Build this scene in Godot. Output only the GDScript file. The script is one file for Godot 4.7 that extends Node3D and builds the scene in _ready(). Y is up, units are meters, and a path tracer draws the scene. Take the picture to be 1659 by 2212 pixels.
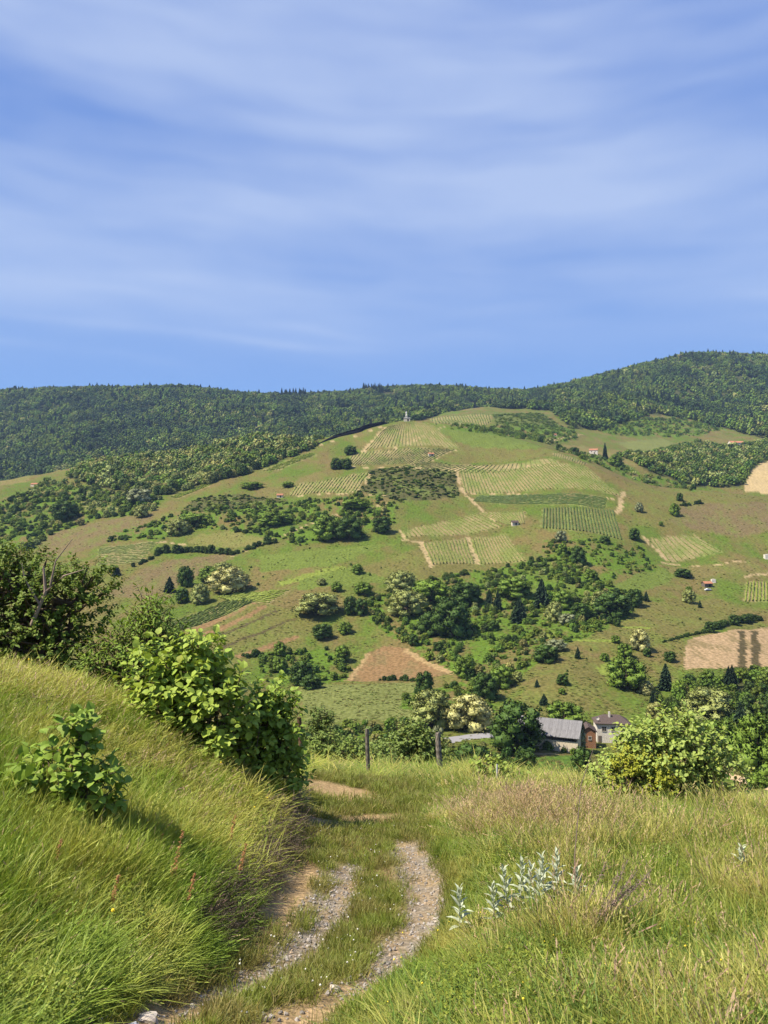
extends Node3D
# A grassy hill track above a valley of vineyards, woods and a farm. x right, y up, -z into the valley; distances d below are metres forward (-z).

const FAR_CENTRES := [-0.4824,3.8067,0.0642,3.8067,0.6107,3.8067,-0.9394,3.8067,0.9745,3.8067,-0.482,4.382,0.0642,4.382,0.6103,4.382,-1.0294,4.382,1.0653,4.382,-0.4827,5.0106,0.0642,5.0106,0.6108,4.9416,0.7387,5.0106,-1.0314,5.1358,1.0668,5.0106,-0.4839,5.7038,0.0643,5.2983,0.3835,5.3471,0.7394,5.273,-1.0339,5.7683,1.0689,5.4381,0.3381,5.5013,0.4295,5.5683,0.1557,5.5797,0.3574,5.7683,0.3855,5.9402,0.4138,6.1527,0.4144,6.2729,0.4334,6.3969,0.4341,6.5367,0.4347,6.6846,0.3795,6.7452,0.0187,5.6168,-0.0636,5.7683,0.0188,5.9402,0.028,6.0283,0.0647,6.1312,0.0648,6.2442,0.0925,6.3368,0.065,6.4297,0.065,6.5221,0.0466,6.6201,0.0651,6.7093,0.0929,6.7685,0.0467,6.8773,0.0468,6.9565,0.1938,6.363,0.2124,6.4457,0.2127,6.5723,0.2314,6.672,0.2131,6.7799,0.1763,6.8876,0.1116,6.966,0.2502,6.8669,0.3056,6.8079,-0.2467,5.9135,-0.2746,6.0403,-0.2476,6.1944,-0.3213,6.2916,-0.3218,6.4457,-0.3039,6.5793,-0.1933,6.6333,-0.1196,6.7452,-0.212,6.7799,-0.0458,6.8352,-0.1752,6.8876,-0.1198,6.9276,-0.0458,6.947,-0.2493,7.0121,-0.3509,6.9373,-0.4618,7.0121,-0.5817,7.0121,-0.7107,6.9847,-0.8213,6.9565,-1.0425,6.9565,-0.5329,6.3279,-0.5151,6.4615,-0.4881,6.5793,-0.5807,6.7214,-0.4796,6.8024,-0.6902,6.5511,-0.7094,6.6846,-0.7102,6.8352,-1.0401,6.5793,-1.037,6.2146,-0.5313,6.0403,-0.7615,6.2146,0.5671,5.6525,0.4765,5.8289,0.6692,5.8999,0.6702,6.0521,0.6159,6.1841,0.6439,6.2538,0.571,6.363,0.599,6.4135,0.5907,6.5367,0.7283,6.4615,0.5451,6.6464,0.4807,6.7154,0.6189,6.672,0.7571,6.6399,1.0335,6.593,0.9844,6.3279,0.9805,5.9402,0.0467,7.0733,-0.0458,7.0901,-0.1197,7.0901,-0.2491,7.1701,-0.4614,7.1701,-0.5812,7.1701,-0.71,7.1546,-1.0415,7.1309,0.4807,6.8352,0.6187,6.8024,0.7569,6.7799,1.0332,6.7569,0.3794,6.8565,0.6654,6.9276,0.5733,6.9276,0.4903,6.9276,0.7299,6.8876,0.9885,6.9078,0.4165,7.0211,0.3428,7.1148,0.7033,7.2079,0.5644,7.0475,0.5279,7.2793,0.4449,7.3778,0.1579,7.2442,0.2782,7.2793,0.1208,7.1389,0.2133,7.1389,0.278,7.0475,0.38,7.2998,0.9901,7.2079,0.5284,7.5229,0.6217,7.7187,0.7326,7.6497,0.9922,7.6962,0.6225,7.901,0.7709,7.901,0.9934,7.901,0.4829,7.901,0.3899,7.901,0.297,7.901,0.2044,7.9194,0.0654,7.901,-0.0273,7.901,-0.12,7.901,-0.2498,7.901,-0.3982,7.901,-0.5372,7.901,-0.6762,7.901,-0.7688,7.901,-1.0469,7.901,0.2969,7.5229,0.1579,7.5229,0.019,7.4955,-0.2123,7.4955,-0.4896,7.4674,-0.7663,7.4384,-1.0432,7.4384,-0.4903,7.7187,-0.7676,7.7187,-0.2125,7.7187,0.019,7.7407,0.158,7.7407,0.297,7.7407,-1.0453,7.7187,-1.0453,8.1017,-0.6751,8.1017,-0.3049,8.1017,0.0652,8.1017,0.4354,8.1017,0.713,8.1017,0.9907,8.1017]
const FAR_WEIGHTS := [-0.054531,0.033856,0.028949,0.072198,-0.015593,-0.040288,0.010723,-0.010293,-0.05041,-0.0047366,0.02629,0.011651,-0.10471,0.13494,0.037096,-0.049862,-0.060873,0.0077596,0.039218,0.042857,-0.0076052,0.024907,0.043371,-0.40714,0.029979,0.32398,0.19368,-0.10679,0.24004,0.26298,0.010659,0.71348,0.69395,-0.097799,0.32428,-0.51411,0.2036,0.035561,-0.16383,0.48617,-0.042935,0.084067,0.10989,0.1162,0.15337,-0.30414,0.7632,-0.50508,-0.010962,-0.13751,-0.31342,-0.65652,-0.16157,0.37882,0.34906,0.67601,-0.21258,0.057161,0.21836,-0.17459,-0.21238,0.34226,-0.22172,0.25115,-0.10191,-0.68595,-0.080427,-0.13295,0.89147,0.96215,-0.21075,0.39792,0.47511,0.19816,0.21994,0.48766,0.18501,-0.046717,0.062713,0.24508,-0.4417,-0.17152,0.010905,-0.30582,-0.047143,-0.0036659,0.044352,-0.050443,0.11894,-0.24815,0.036042,0.09434,-0.18069,0.2645,-0.53052,-0.044013,-0.035106,-0.048416,-0.19771,-0.52259,0.72002,0.54131,0.74527,-0.24082,-0.080084,-1.4273,0.8178,-1.5497,0.053856,-0.43524,-0.18789,-0.44711,-0.56536,-0.74939,-0.8107,-0.85003,-0.86046,-0.65169,-0.33722,0.50252,0.74113,0.65962,0.41528,-0.49509,0.30755,-0.077978,-0.0022278,-0.047312,0.26709,-0.071637,0.448,1.1173,-0.7729,-0.076715,-0.42988,0.041256,0.042327,-0.28951,-0.24091,-0.33325,0.80068,0.2333,0.7174,0.00012208,0.38776,-0.38624,0.29099,0.32293,0.21524,-0.049902,0.13472,0.34554,0.20771,0.3206,0.25233,0.71755,-0.077081,0.10764,0.041412,-0.007718,0.21037,0.19823,0.12307,-0.32139,-0.45519,-0.18597,-0.30384,0.09458,-0.40134,-0.33241,-0.31196,-0.35114,-0.22669,-0.18833,-0.20324,-0.48221,-0.32528,0.20826,-0.035285,-0.01961]
const NEAR_CENTRES := [-0.887,4.5,-0.663,5.6,-0.122,7.3,0.003,9.2,-0.201,12,-1.029,16.5,-0.871,22,0.656,4.3,1.943,4.2,0.996,6.5,2.881,6.2,1.413,9.2,4.194,9,2.309,15,4.382,13.5,5.833,12.5,2.04,21,1.277,22.3,4.31,18,-1.965,4.2,-1.505,4.6,-2.537,5.4,-1.829,6.1,-3.207,6.8,-2.378,7.9,-1.547,8.8,-1.298,10.4,-4.024,8.5,-3.521,9.8,-5.22,11,-4.663,12,-3.63,12,-2.64,12.2,-1.75,14,-2.765,18,-4.928,18,-7.508,18,0,0,0,2,-4,0,5,0,0,-6,-8,-4,8,-4,-14,10,16,10,-16,0,16,0,-14,24,0,30,14,26,-12,32,14,18,12,34]
const NEAR_WEIGHTS := [-3.0644,0.029558,0.43622,2.7427,2.2661,2.6899,-0.81937,2.1362,0.96974,-0.65845,-0.02336,0.13931,0.53235,-0.87712,0.50534,0.67998,-0.046368,1.6587,-0.053322,-2.4857,4.6883,0.8505,-4.0337,-0.12711,2.0854,-5.1704,-4.7126,2.3962,1.8093,-1.4268,-0.43348,9.4117,-3.6899,-4.9403,-3.3716,1.6614,0.61041,1.2249,-1.5845,0.16555,-0.54373,-0.60239,-0.24186,0.35669,-0.65846,-1.3145,0.34175,0.67619,-0.19334,-0.54867,0.25545,0.13973,0.28891,-0.12702,0.31482,-1.1925,-2.8309]
const VINEYARDS := [
	["vines in slanting rows on the top of the pointed hill, just below the white statue",26,[5,1016.4,57.3,1037,85.9,914.1,-23.4,929.2],"pale",0.9],
	["vineyard band with rows leaning the other way, left of the hut below the hilltop",30,[-37,922.2,81.2,903.3,41.1,831.9,-43.3,856.8],"pale",0.9],
	["faint thin vineyard strip right of the hut below the hilltop",30,[46.6,844,174.2,825.1,176.2,791.4,14.5,821.4],"pale",0.8],
	["largest vineyard, a wide block of diagonal rows on the hill's right shoulder",44,[77,820.6,198.4,794.4,209.7,706.6,74.2,741.1],"mid",1],
	["low narrow dark green vineyard strip just under the largest block",9,[87,730.2,78.8,710.1,183.1,667.9,192.7,692.5],"green",0.9],
	["dense dark green vineyard with upright rows below the narrow strip",24,[133.1,674.1,190.5,665.5,178.5,600.4,122.6,625.4],"green",1.2],
	["slanting left vineyard wedge with short upright rows beside the dirt track",22,[13.8,622.6,77,673.3,95.6,642.1,15.5,605.2],"pale",1],
	["small pale vineyard patch above the hut with the dark front",12,[79.7,675.9,117.4,673.1,112.3,640.1,98.6,642.5],"pale",0.9],
	["lower vineyard block with upright rows left of its bare middle strip",13,[28.1,592.5,63.6,618.4,63,557.4,32.2,545.8],"pale",1.1],
	["lower vineyard block with leaning rows right of its bare middle strip",13,[67.2,619,94.6,625.9,98.8,556.8,66.4,559.2],"pale",1],
	["yellow green vineyard corner at the right edge beside the dirt bend",10,[237.4,528.1,263.1,538.3,244.2,497.1,219.6,492.5],"lime",1.1],
	["far thin striped vineyard on the saddle behind the statue",22,[93,1598.9,200.7,1517.4,184.4,1376.5,64.3,1023.6],"mid",1.7],
	["tiny sunlit vineyard ramp on the shoulder left of the tall dark conifer",14,[184.3,870,206.1,813.7,199.5,795.1,176.9,840],"pale",0.8],
	["speckled yellow vineyard patch above the small hut on the left slope",20,[-86.9,794.4,-13.8,813,-26.2,739.7,-89.8,757.4],"lime",0.9],
	["striped green field on the left behind the leafy tree, rows running to the right",14,[-234.4,662.7,-214.5,604,-182.7,600.1,-182,652.5],"mid",0.8],
	["thin brown and green vine rows left of the grassy slope with the lone trees",9,[204.1,617,244.4,632.9,251.6,597.1,202.2,574.1],"mid",0.8],
	["bright yellow green vineyard wedge right of the cream blossoming tree",9,[-104.4,505.6,-93.3,493.2,-69.4,484.3,-59.9,512.4],"lime",1.1],
	["light green vineyard strip above the brown striped field",9,[-122,464.7,-112.4,448.2,-75.8,490.2,-94.4,498.9],"mid",1],
	["bright green sliver of vines on the slope left of the two dark trees",6,[-133.9,879.8,-112.7,873.4,-78.9,926,-87.4,937],"lime",1],
	["bright green sliver of vines below the pale wood on the left hill",6,[-216.2,812.2,-205.8,801.1,-178.8,843.2,-186.1,854.3],"lime",1],
	["bright green terrace of vines among the dark woods on the far left",8,[-319.6,837.9,-290.5,790.6,-248.7,788,-280.2,832.8],"lime",1],
]
const FIELDS := [
	["dry",[230.1,766.1,298.7,772.3,464.4,904.3,328.6,640.9,269.1,639.8,202.6,639.1]],
	["brown",[264.1,704.1,377,734.2,334.2,651.7,279.5,630,229.7,653.2]],
	["dry",[39.5,299.6,63.1,333.6,96.9,367.5,99.1,339.3,67.3,287.1,48.9,284.8]],
	["dry",[102.1,423.5,156.1,476.6,208.6,497.2,204,461.4,155.2,416.1,103,382.1,90.1,392.4]],
	["dry",[-15.6,546.4,30.5,586.2,98.1,549.2,83.2,516.3,9.2,523,-39.3,528.5]],
	["dry",[35.5,871.7,218.7,1049.5,179.1,836.7,64.3,852.6]],
	["grassb",[42.3,1037.5,78.9,1045,209.2,1004.2,168,879.5,91.8,931.6]],
	["soil",[-18.4,375.4,-8.9,413.4,0.1,420.3,11.9,411,32.7,367,19,366.1]],
	["sand",[-18.3,374.6,-8.9,413.4,-7,412.6,-15.8,375.4]],
	["sand",[11.9,411.6,33.6,366.2,30.4,364.7,9.5,409.8]],
	["pink",[151.3,404.4,213.1,447.9,251.9,471.8,201.9,378.9,133.1,358.4]],
	["weed",[187.5,427.1,192.6,430.3,165.2,367.8,160.6,366]],
	["weed",[196.9,433.2,203.3,438.5,172.7,371.1,167.6,368.4]],
	["sand2",[432.8,967.3,528.5,1129,650.1,1263.3,480.8,936.1,427.5,947.1]],
	["strip",[-114.3,448.3,-80.2,491.1,-34.3,461.6,-45.9,423.1,-76.3,404.4]],
	["soil",[-111.8,446.6,-81.3,488.9,-77.3,485.5,-107,439.7]],
	["weed",[-98.7,425.9,-63.6,474.6,-62.2,472.3,-96.9,423.1]],
	["soil",[-104,434.5,-71.7,481.5,-68.6,478.8,-99.4,428.7]],
	["weed",[-89.1,415.1,-50.6,465.5,-49.3,463.4,-87.3,412.5]],
	["soil",[-76.9,407.6,-47.7,438.8,-44.8,435,-71.7,404.6]],
	["mown",[-157.7,645.6,-153.5,667.2,-125.6,662,-92.6,637.2,-103,618.2,-146.6,637.6]],
	["brown",[-185.6,523.4,-171.4,596.5,-119.3,610.6,-110.6,605.4,-136.8,541.8,-136.9,507.9]],
	["tan",[-255.2,738.8,-214.9,746.6,-145.9,724.1,-122.3,786.4,-67.3,835.3,-45.6,836.5,-84.5,773.3,-140.3,696.7,-189.1,699.2]],
	["brown",[-297.2,671.3,-306.2,739.2,-258.1,747.2,-214.9,746.6,-210.4,690.1,-254.5,651.1]],
	["tan2",[-339.4,1046.4,-264.2,1045.1,-261.9,1017.5,-315.2,1015.4]],
	["tan2",[-803.7,1601.6,-693.1,1668.2,-448,1008.8,-490.4,977.6]],
	["heath",[-14,823.8,72.9,812.5,67.7,722.6,16.2,695.4,-22.9,741.5]],
	["heath",[-184.9,783.1,-133.9,774.9,-90.1,745.7,-108.4,698.3,-185.9,733.8]],
	["meadow",[-38.9,368.8,14.6,362.1,10.3,288.3,-28.2,291.4]],
	["green",[35.8,232.2,60.5,245.1,51.7,209.8,32.2,208.7]],
	["tan2",[231.7,1143.3,298.3,1193.1,334.6,1015.4,288,976.9,237,1024.2]],
	["dry",[219,1260.3,335.9,1349.3,335.4,1233.3,241.5,1158.7]],
	["meadow",[372.7,1288.2,492.9,1419.6,483.4,1238.3,359.9,1091.9]],
	["grass",[211.5,1571.3,324.2,1694.5,317.6,1364.4,239.2,1290.2,188.5,1355.1]],
	["tan2",[-21.6,2565.9,30.7,2588.9,54.3,2435.7,-41.4,2422.9]],
	["grassb",[85.3,548.5,134.4,569.2,117,442.7,88.3,415.5,78.9,473.4]],
	["grassb",[126.6,478.9,191.2,563.2,201.2,546.6,132.9,462.6]],
	["grassb",[-54.8,531.7,-21.9,547.6,9.1,519,-55.4,509]],
	["grassb",[-92.4,596.1,-23.7,591.8,10.4,590.8,-41.1,551.8,-86.3,557.3]],
	["lime",[90.2,396.8,113.2,394.7,112.1,390.8,89,391.7]],
	["lime",[123.5,425.9,140.8,422.8,138.3,419,122.2,421.4]],
	["lime",[92.4,354.2,107,373.3,112.4,368.4,101.2,339.9,92.7,337.2]],
	["lime",[77.2,407.5,99.5,432.9,105.7,428.2,81.4,394.2]],
	["lime",[-70,531,-28.4,551.6,-25.6,545.6,-65.7,521.1]],
	["tan",[192,565.4,268.5,576,262.7,556.8,200.1,535.2]],
]
const TRACKS := [
	[3,[73.4,817.9,73.2,803.2,72.9,789,72.7,775.2,72.8,763.4,72.8,752,72.9,740.9,74.9,729.9,76.8,719.2,78.7,708.7,80.7,698.3,82.7,688.1,84.6,678.2,86.5,671,88.4,663.9,90.3,656.9]],
	[4,[216,722.1,211.3,710.1,206.9,699.2,202.8,688.9,199.1,679.2,195.6,669.9,192.1,660.8]],
	[3,[13.1,623.8,14,616,14.9,608.3,15.7,600.7,18,598.5,20.2,596.3,22.4,594.1,24.1,594.3,25.8,594.5,27.6,594.8]],
	[3.2,[27.6,594.8,28.3,585,29.1,575.7,29.8,566.8,30.5,558.1,31.3,550.2,32,542.4]],
	[3,[65,618.7,65.2,599.3,65.4,580.2,65.1,559]],
	[2.8,[199.1,614.7,200,607.8,201,600.9,201.8,593.9,202.3,587.3,202.7,580.3,202.6,572.4]],
	[3,[250.3,1184.5,258.7,1202.3,267.3,1220.4,276.3,1239.5,294.1,1273.1,313,1308.8,332.7,1345.9]],
	[4.5,[-24.3,925.5,-20.9,939.5,-17.3,952,-13.7,964.4,-7.6,979.1,-1.4,996,5,1016.4]],
	[3,[241.6,540.1,246.7,544,251.8,547.8,257,551.5,266.6,554,276.4,556.6,286.4,559.4]],
	[2.5,[-43.9,849.7,-24,840.2,-4.6,830,14.5,821.4,34.1,817.6,53.8,819.2,73.9,823.5]],
	[2.5,[76.4,824.1,97.6,829.2,117.9,826,136.6,814.5,151.8,803.6,167.2,795.8,183.7,794.2]],
	[2,[-82.3,752.6,-62.9,746.2,-43.9,739.9,-25.2,734.6,-16.6,730,-8.2,725.9,0.2,722.4]],
	[2.4,[-13.8,813,-15.8,793.9,-17.7,776.2,-19.5,759.6,-24.4,752.7,-29.2,746.1,-33.9,739.7]],
	[2.2,[74,739.6,94.5,736.4,113.7,726.3,131.8,713.2,153.6,700.1,176.3,694.1,200.9,696.2]],
	[2,[16.8,818.7,22.4,823.6,28.2,828.6,34,834,38.1,837.2,42.3,840.5,46.6,844,57.6,863.5,69.2,884.3,81.4,905.3]],
	[2.2,[20.2,235,24.8,236.3,29.4,237.7,34.2,239.3,39.8,240.4,45.6,241.8,51.4,243.4]],
	[2.5,[334.6,1015.4,351,1040.7,371.7,1077.6,397.8,1127.7,438.1,1202.4,480,1276.7,522.6,1348.4]],
	[1.4,[197.1,570.7,207.3,571.7,216.2,569.3,224.6,565.7,235.8,569,247,572.3,258.4,575.7]],
	[2,[-114.6,604.8,-108.5,609.6,-102.3,614.1,-95.9,618.4,-81.3,634,-66.1,651,-50,669.7,-32.3,676.2,-14.3,683.9,4.2,693.6]],
	[2,[-225.9,654.9,-213.2,654.3,-200.6,654.2,-188.2,654.6,-178.1,649.7,-168.2,645.3,-158.5,641.4]],
	[2.4,[-78.9,978.8,-64.5,988.7,-49.6,995.3,-34.4,999.9,-20.1,1006.6,-5.6,1017.4,9.3,1036.2]],
	[1.8,[-24.7,864.5,-4.9,895.5,16.2,920,38.6,946.5,50.5,965.3,63.1,987.6,77.1,1020.9]],
]
const TREES := [
	["cn",-190.1,572.6,8.6,7.9,"dark conifer at the foot of the striped green field on the left"],
	["cn",-139.8,525.1,9.4,10,"blue green cone shaped conifer standing on bare brown slope"],
	["dk",-132.3,536.1,10.8,13,"rounded dark tree right of the blue green conifer"],
	["dk",-125.5,501.9,8.4,8.7,"low dark bush below the rounded dark tree by the conifer"],
	["pl",-113.5,497.2,12.3,12,"grey green bush left of the big cream blossoming tree"],
	["rb",-117.8,543,14.4,10.6,"fresh green bush behind the cream blossoming tree"],
	["cr",-98.9,514.9,24.3,16,"big round cream blossoming tree above the bright vineyard wedge"],
	["pl",-111.6,555.4,16.6,10.2,"pale spreading bush just above the cream blossoming tree"],
	["pl",-38,468,25.9,11.9,"wide pale bush on the meadow right of the bright vineyard wedge"],
	["dk",-19.4,466.3,8.1,10.2,"left of two dark upright bushes beside the wide pale bush"],
	["dk",-13.2,465.2,8,9.1,"right of two dark upright bushes beside the wide pale bush"],
	["rb",-29.6,502.8,7,5.8,"small round bush alone on the dry slope above the wide pale bush"],
	["rb",-17.7,536.2,7.7,6.2,"little bush high on the slope under the lower vineyard"],
	["pl",-40.2,516.4,6.5,4.2,"tiny pale bush left of the small round bush on dry slope"],
	["rb",-12.7,496.7,11.4,7.4,"twin leafed green shrub above the two dark upright bushes"],
	["dk",-33.1,435.4,11.5,7.5,"dark low bush on the edge of the brown striped field"],
	["rb",-20.9,441.8,7.6,6.1,"green bush right of the dark low bush by the striped field"],
	["rb",-50,387.3,6.7,7.1,"small dark green bush left of the bushy pair above the meadow"],
	["dk",-37.4,368.5,11,10.2,"taller of the bushy pair above the valley meadow"],
	["dk",-32.5,360.3,9.1,5.8,"lower of the bushy pair above the valley meadow"],
	["rb",-52.7,409.6,6.4,7.1,"upright bush at the lower end of the striped field"],
	["rb",-20.6,402.7,7.9,7.9,"bush left of the brown triangular field"],
	["pl",10.5,502.4,19.7,13.3,"pale feathery tree at the left end of the tree belt under the vineyards"],
	["lo",28.3,480.5,20.5,12.7,"bright green rounded tree second from left in the tree belt"],
	["pl",13.3,459.3,20.6,14.3,"pale tree in front of the left end of the tree belt"],
	["dk",24.7,428.9,12.8,11.4,"dark tree low in the middle of the tree belt"],
	["dk",35.5,422.7,20.9,19.5,"tallest dark leafy tree in front of the tree belt"],
	["dk",48.1,474.5,19.1,13.1,"mixed dark tree in the centre of the tree belt"],
	["cn",60.9,466.7,7,10.8,"left of the two slim conifers in the tree belt"],
	["cn",65,461.2,6.9,11.7,"right of the two slim conifers in the tree belt"],
	["rb",77.5,481.2,21.1,11.1,"broad tree behind the conifers at the top of the tree belt"],
	["cn",89.9,460,12.2,16.4,"largest conifer on the right half of the tree belt"],
	["cn",73.2,436.3,11.6,13.1,"dark bushy conifer below the largest conifer"],
	["rb",101.1,456.9,12.1,9.5,"green tree right of the largest conifer"],
	["pl",91.3,431.8,9,10.4,"pale blossoming tree below the largest conifer"],
	["gw",95.7,421.9,8.7,5.8,"grey rounded bush at the lower right of the tree belt"],
	["dk",106.3,435.6,11.5,8.5,"dark bush between the grey bush and the big right hand thicket"],
	["dk",126.2,446.6,20.1,12.3,"big dark thicket tree at the right end of the tree belt"],
	["pl",124.1,459.7,13.2,9,"bluish pale tree at the left of the big thicket tree"],
	["dk",145.1,466,9.7,9.7,"dark tree forming the right tip of the belt"],
	["cn",155.2,477.2,4.4,6,"little conifer standing clear at the belt's right tip"],
	["dk",130.9,541.3,10.3,12.5,"dark tree in the gully under the upright dark vineyard"],
	["rb",124.6,561.9,7.1,8.4,"small tree left of the dark gully tree"],
	["rb",130.5,507.3,8.8,7,"bush below the dark gully tree"],
	["dk",201.1,542.1,11.9,5.6,"flat dark bush by the track on the right slope"],
	["pl",182.6,483.1,7.5,7.8,"lone pale leafed tree on the right slope below the red roofed hut"],
	["cn",186.3,475.6,3.3,4.4,"tiny conifer right of the lone pale tree"],
	["rb",192.3,508.4,4.1,3.5,"dot sized bush just above the lone pale tree"],
	["dk",122.7,424.9,4.4,4.4,"small dark bush on the ridge line of the dry right slope"],
	["rb",110.1,416.8,4.6,3.6,"small bush left of the dark one on the dry slope's ridge"],
	["rb",111.9,390,4.3,3.6,"small bush left of the cream tree on the right slope"],
	["cr",121.3,383.3,9.5,9.7,"small cream blossoming tree on the right slope"],
	["dk",122.3,375.6,3.7,3.9,"dark bush at the foot of the small cream tree"],
	["rb",110.8,371.8,6.9,6.4,"green bush left below the small cream tree"],
	["dk",131.1,370.6,6,4.7,"round dark bush beside the pinkish bare field"],
	["rb",99.6,365.1,4.4,3.4,"small bush on the sunlit grass left of the cream tree"],
	["cn",87.4,364.5,3.4,5.5,"small pointed conifer on the left edge of the dry slope"],
	["gw",80.4,376.6,10,4.8,"grey low bush at the left edge of the dry slope"],
	["dk",72.3,360,10.8,7.1,"mixed thicket bush below the grey low bush"],
	["rb",99,330,15.6,12.2,"large leafy tree standing alone above the farm"],
	["cn",115.2,331,8.2,10.7,"dark pointed conifer right of the large leafy tree"],
	["cr",104.9,324.9,6.2,5.2,"whitish blossoming bush between the large leafy tree and the conifer"],
	["dk",71.6,324.7,5.2,4.1,"round dark bush in the middle of the dry slope above the barn"],
	["rb",69.4,315.7,2.9,2.2,"tiny bush under the round dark bush on the dry slope"],
	["cn",61.4,324.8,2.6,3.2,"tiny conifer left of the round dark bush on the dry slope"],
	["cn",60.3,305.3,4.4,4.2,"small bushy conifer on the dry slope above the big farm tree"],
	["rb",49.9,303.4,4.4,2.4,"low bush just above the big dark farm tree"],
	["cn",45.5,303.1,2.8,3.5,"tiny upright conifer left of the big farm tree's top"],
	["rb",63.5,284.7,12.8,7.9,"green bush hugging the back of the barn roof"],
	["dk",16.7,333.3,7.9,9.6,"round topped dark tree right of the valley meadow"],
	["rb",35.4,358.1,9.5,8.3,"green tree right of the brown triangular field"],
	["dk",39.5,315.8,10.2,10.2,"dark tree at the lower edge of the dry slope"],
	["rb",47.9,331.7,9.9,8.4,"green tree between the triangular field and the dry slope"],
	["pl",55.2,335.3,4.6,4.2,"pale bush at the tip of the dry slope"],
	["dk",15.3,414.4,5.5,5.7,"dark bush above the brown triangular field"],
	["dk",27.2,404.3,6.1,4.2,"dark low bush right above the triangular field"],
	["dk",58,426.2,5.9,5.4,"dark bush below the bushy conifer of the belt"],
	["pl",15.9,277.9,14.1,12.2,"pale green round tree left of the cream tree beside the road"],
	["cr",28.9,274.1,15.5,11.1,"large cream green blossoming tree behind the grey road"],
	["dk",40,243.7,15.2,14.6,"big round dark tree left of the barn"],
	["gw",16.8,255.4,4,5.9,"small grey willow at the left end of the grey road"],
	["gw",60.1,252.5,5.5,8.4,"thin grey willow growing in front of the barn wall"],
	["dk",22.4,212.2,8.8,7.1,"dark bush below the grey road"],
	["dk",29.2,204.3,5.4,5.9,"dark bush below the big farm tree"],
	["dk",36.1,207.4,6.7,6,"dark bush in front of the farm meadow"],
	["dk",48.8,200.6,5.1,7.2,"dark tree between farm meadow and the big near bush"],
	["pl",111.2,278,17.9,12.2,"pale spreading tree in the wood on the right"],
	["cn",109.4,248.8,8.3,12,"dark conifer in the wood on the right"],
	["rb",79.8,172.7,11.7,12.3,"big green tree at the right edge above the sandy lane"],
	["rb",89.5,214.9,9.9,9.9,"green tree behind the near bush, left of the big right edge tree"],
	["lo",67.5,146.5,4.4,2.2,"low bright hedge bush above the sandy lane"],
	["rb",120.9,322.5,8.9,6.3,"leafy bush left end of the wood under the pinkish field"],
	["gw",-243.1,796.4,23.9,14.7,"large grey bush at the lower edge of the left hill's wood"],
	["dk",-308.6,776.8,27.7,17,"broad dark tree on the far left slope"],
	["dk",-38.6,920.5,14.3,10.1,"round tree left of the hilltop vineyard"],
	["dk",-50.2,840.5,12.6,11.6,"left of the dark trees under the round hilltop tree"],
	["dk",-39.5,838.7,13.5,10.6,"right of the dark trees under the round hilltop tree"],
	["lo",-131.9,803.4,21.3,6.5,"bright flat bush on the tan slope of the left hill"],
	["lo",-94.7,791.1,11.4,5.5,"bright little bush above the small hut on the left slope"],
	["lo",-24.7,684.3,22.1,7.9,"flat bright bush above the broad bush group"],
	["rb",-41.7,616.8,24.9,17.8,"left half of the broad bush group under the heath"],
	["dk",-26.1,609.7,22.5,16.2,"darker right half of the broad bush group under the heath"],
	["dk",-1.6,617.8,16.4,12.1,"dark bush right of the broad bush group"],
	["rb",-89.6,668.7,27.7,10,"wide green bush left of the broad bush group"],
	["lo",-161,690.9,23.9,9.6,"green bush patch on the left slope above the hedge"],
	["pl",-172,672.1,17.8,12.4,"pale bush below the green patch on the left slope"],
	["pl",-223.3,739,13.6,11.1,"pale small tree above the mown field on the left"],
	["dk",263.8,716.5,6.2,7,"uppermost lone dark tree on the right grassy slope"],
	["gw",212.7,669.2,6.6,8.1,"pale lone tree left of the others on the right grassy slope"],
	["rb",243.5,673.3,8.9,10.1,"green lone tree with a shadow on the right grassy slope"],
	["dk",188.7,606.4,8.4,8.7,"dark round bush at the corner of the upright dark vineyard"],
	["rb",221.9,643.7,3.7,3.7,"dot of a bush below the lone trees on the right slope"],
	["dk",161.3,587,7.8,5.4,"dark bush at the foot of the upright dark vineyard"],
	["gw",129.8,589.7,8.2,8.2,"greyish tree at the left foot of the upright dark vineyard"],
	["cn",281.3,1019.7,9.4,21.1,"tall dark conifer beside the far small house"],
	["rb",284.8,985.2,18.2,13.6,"bush right of the tall dark conifer"],
	["dk",240.2,1012.9,14,9.3,"dark bush left of the far small house"],
	["dk",220.2,1009.3,8.7,8.7,"small dark tree at the top of the tiny vineyard ramp"],
	["pl",226.6,1096.5,12,10.1,"pale small tree above the tiny vineyard ramp"],
	["dk",214.1,1097.6,8.9,7.6,"small dark bush on the saddle left of the pale small tree"],
]
const HEDGES := [
	["long dark hedge curving below the mown field on the left slope",4.7,[-173.4,622,-146.4,621.2,-115.1,607,-100.5,614,-82.1,621.3]],
	["short dark hedge between striped field and bare brown slope",4.1,[-183.1,590.3,-176.6,608.4,-173,620.8]],
	["thick dark hedge along the top of the pinkish bare field",3.9,[169.6,422.3,183.2,437.1,198.9,449.9,219,462.5]],
	["thin low hedge line running left from the pinkish field's top",1.8,[136.7,397.1,152.6,409.3,169.3,421.4]],
	["small dark hedge beside the lone trees on the right slope",3.2,[255.1,699.6,268.5,705,284.2,711.7]],
	["short hedge along the top right edge of the mown field",3.4,[-123.6,661.4,-100.9,649.9,-81.7,631.9]],
	["hedge along the lower side of the brown triangular field",2.1,[-2,373.1,10.6,366.7,22.7,359.5]],
	["low hedge under the brown striped field",3,[-71.8,405.2,-65.3,407.8,-58.3,407.8]],
]
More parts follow.
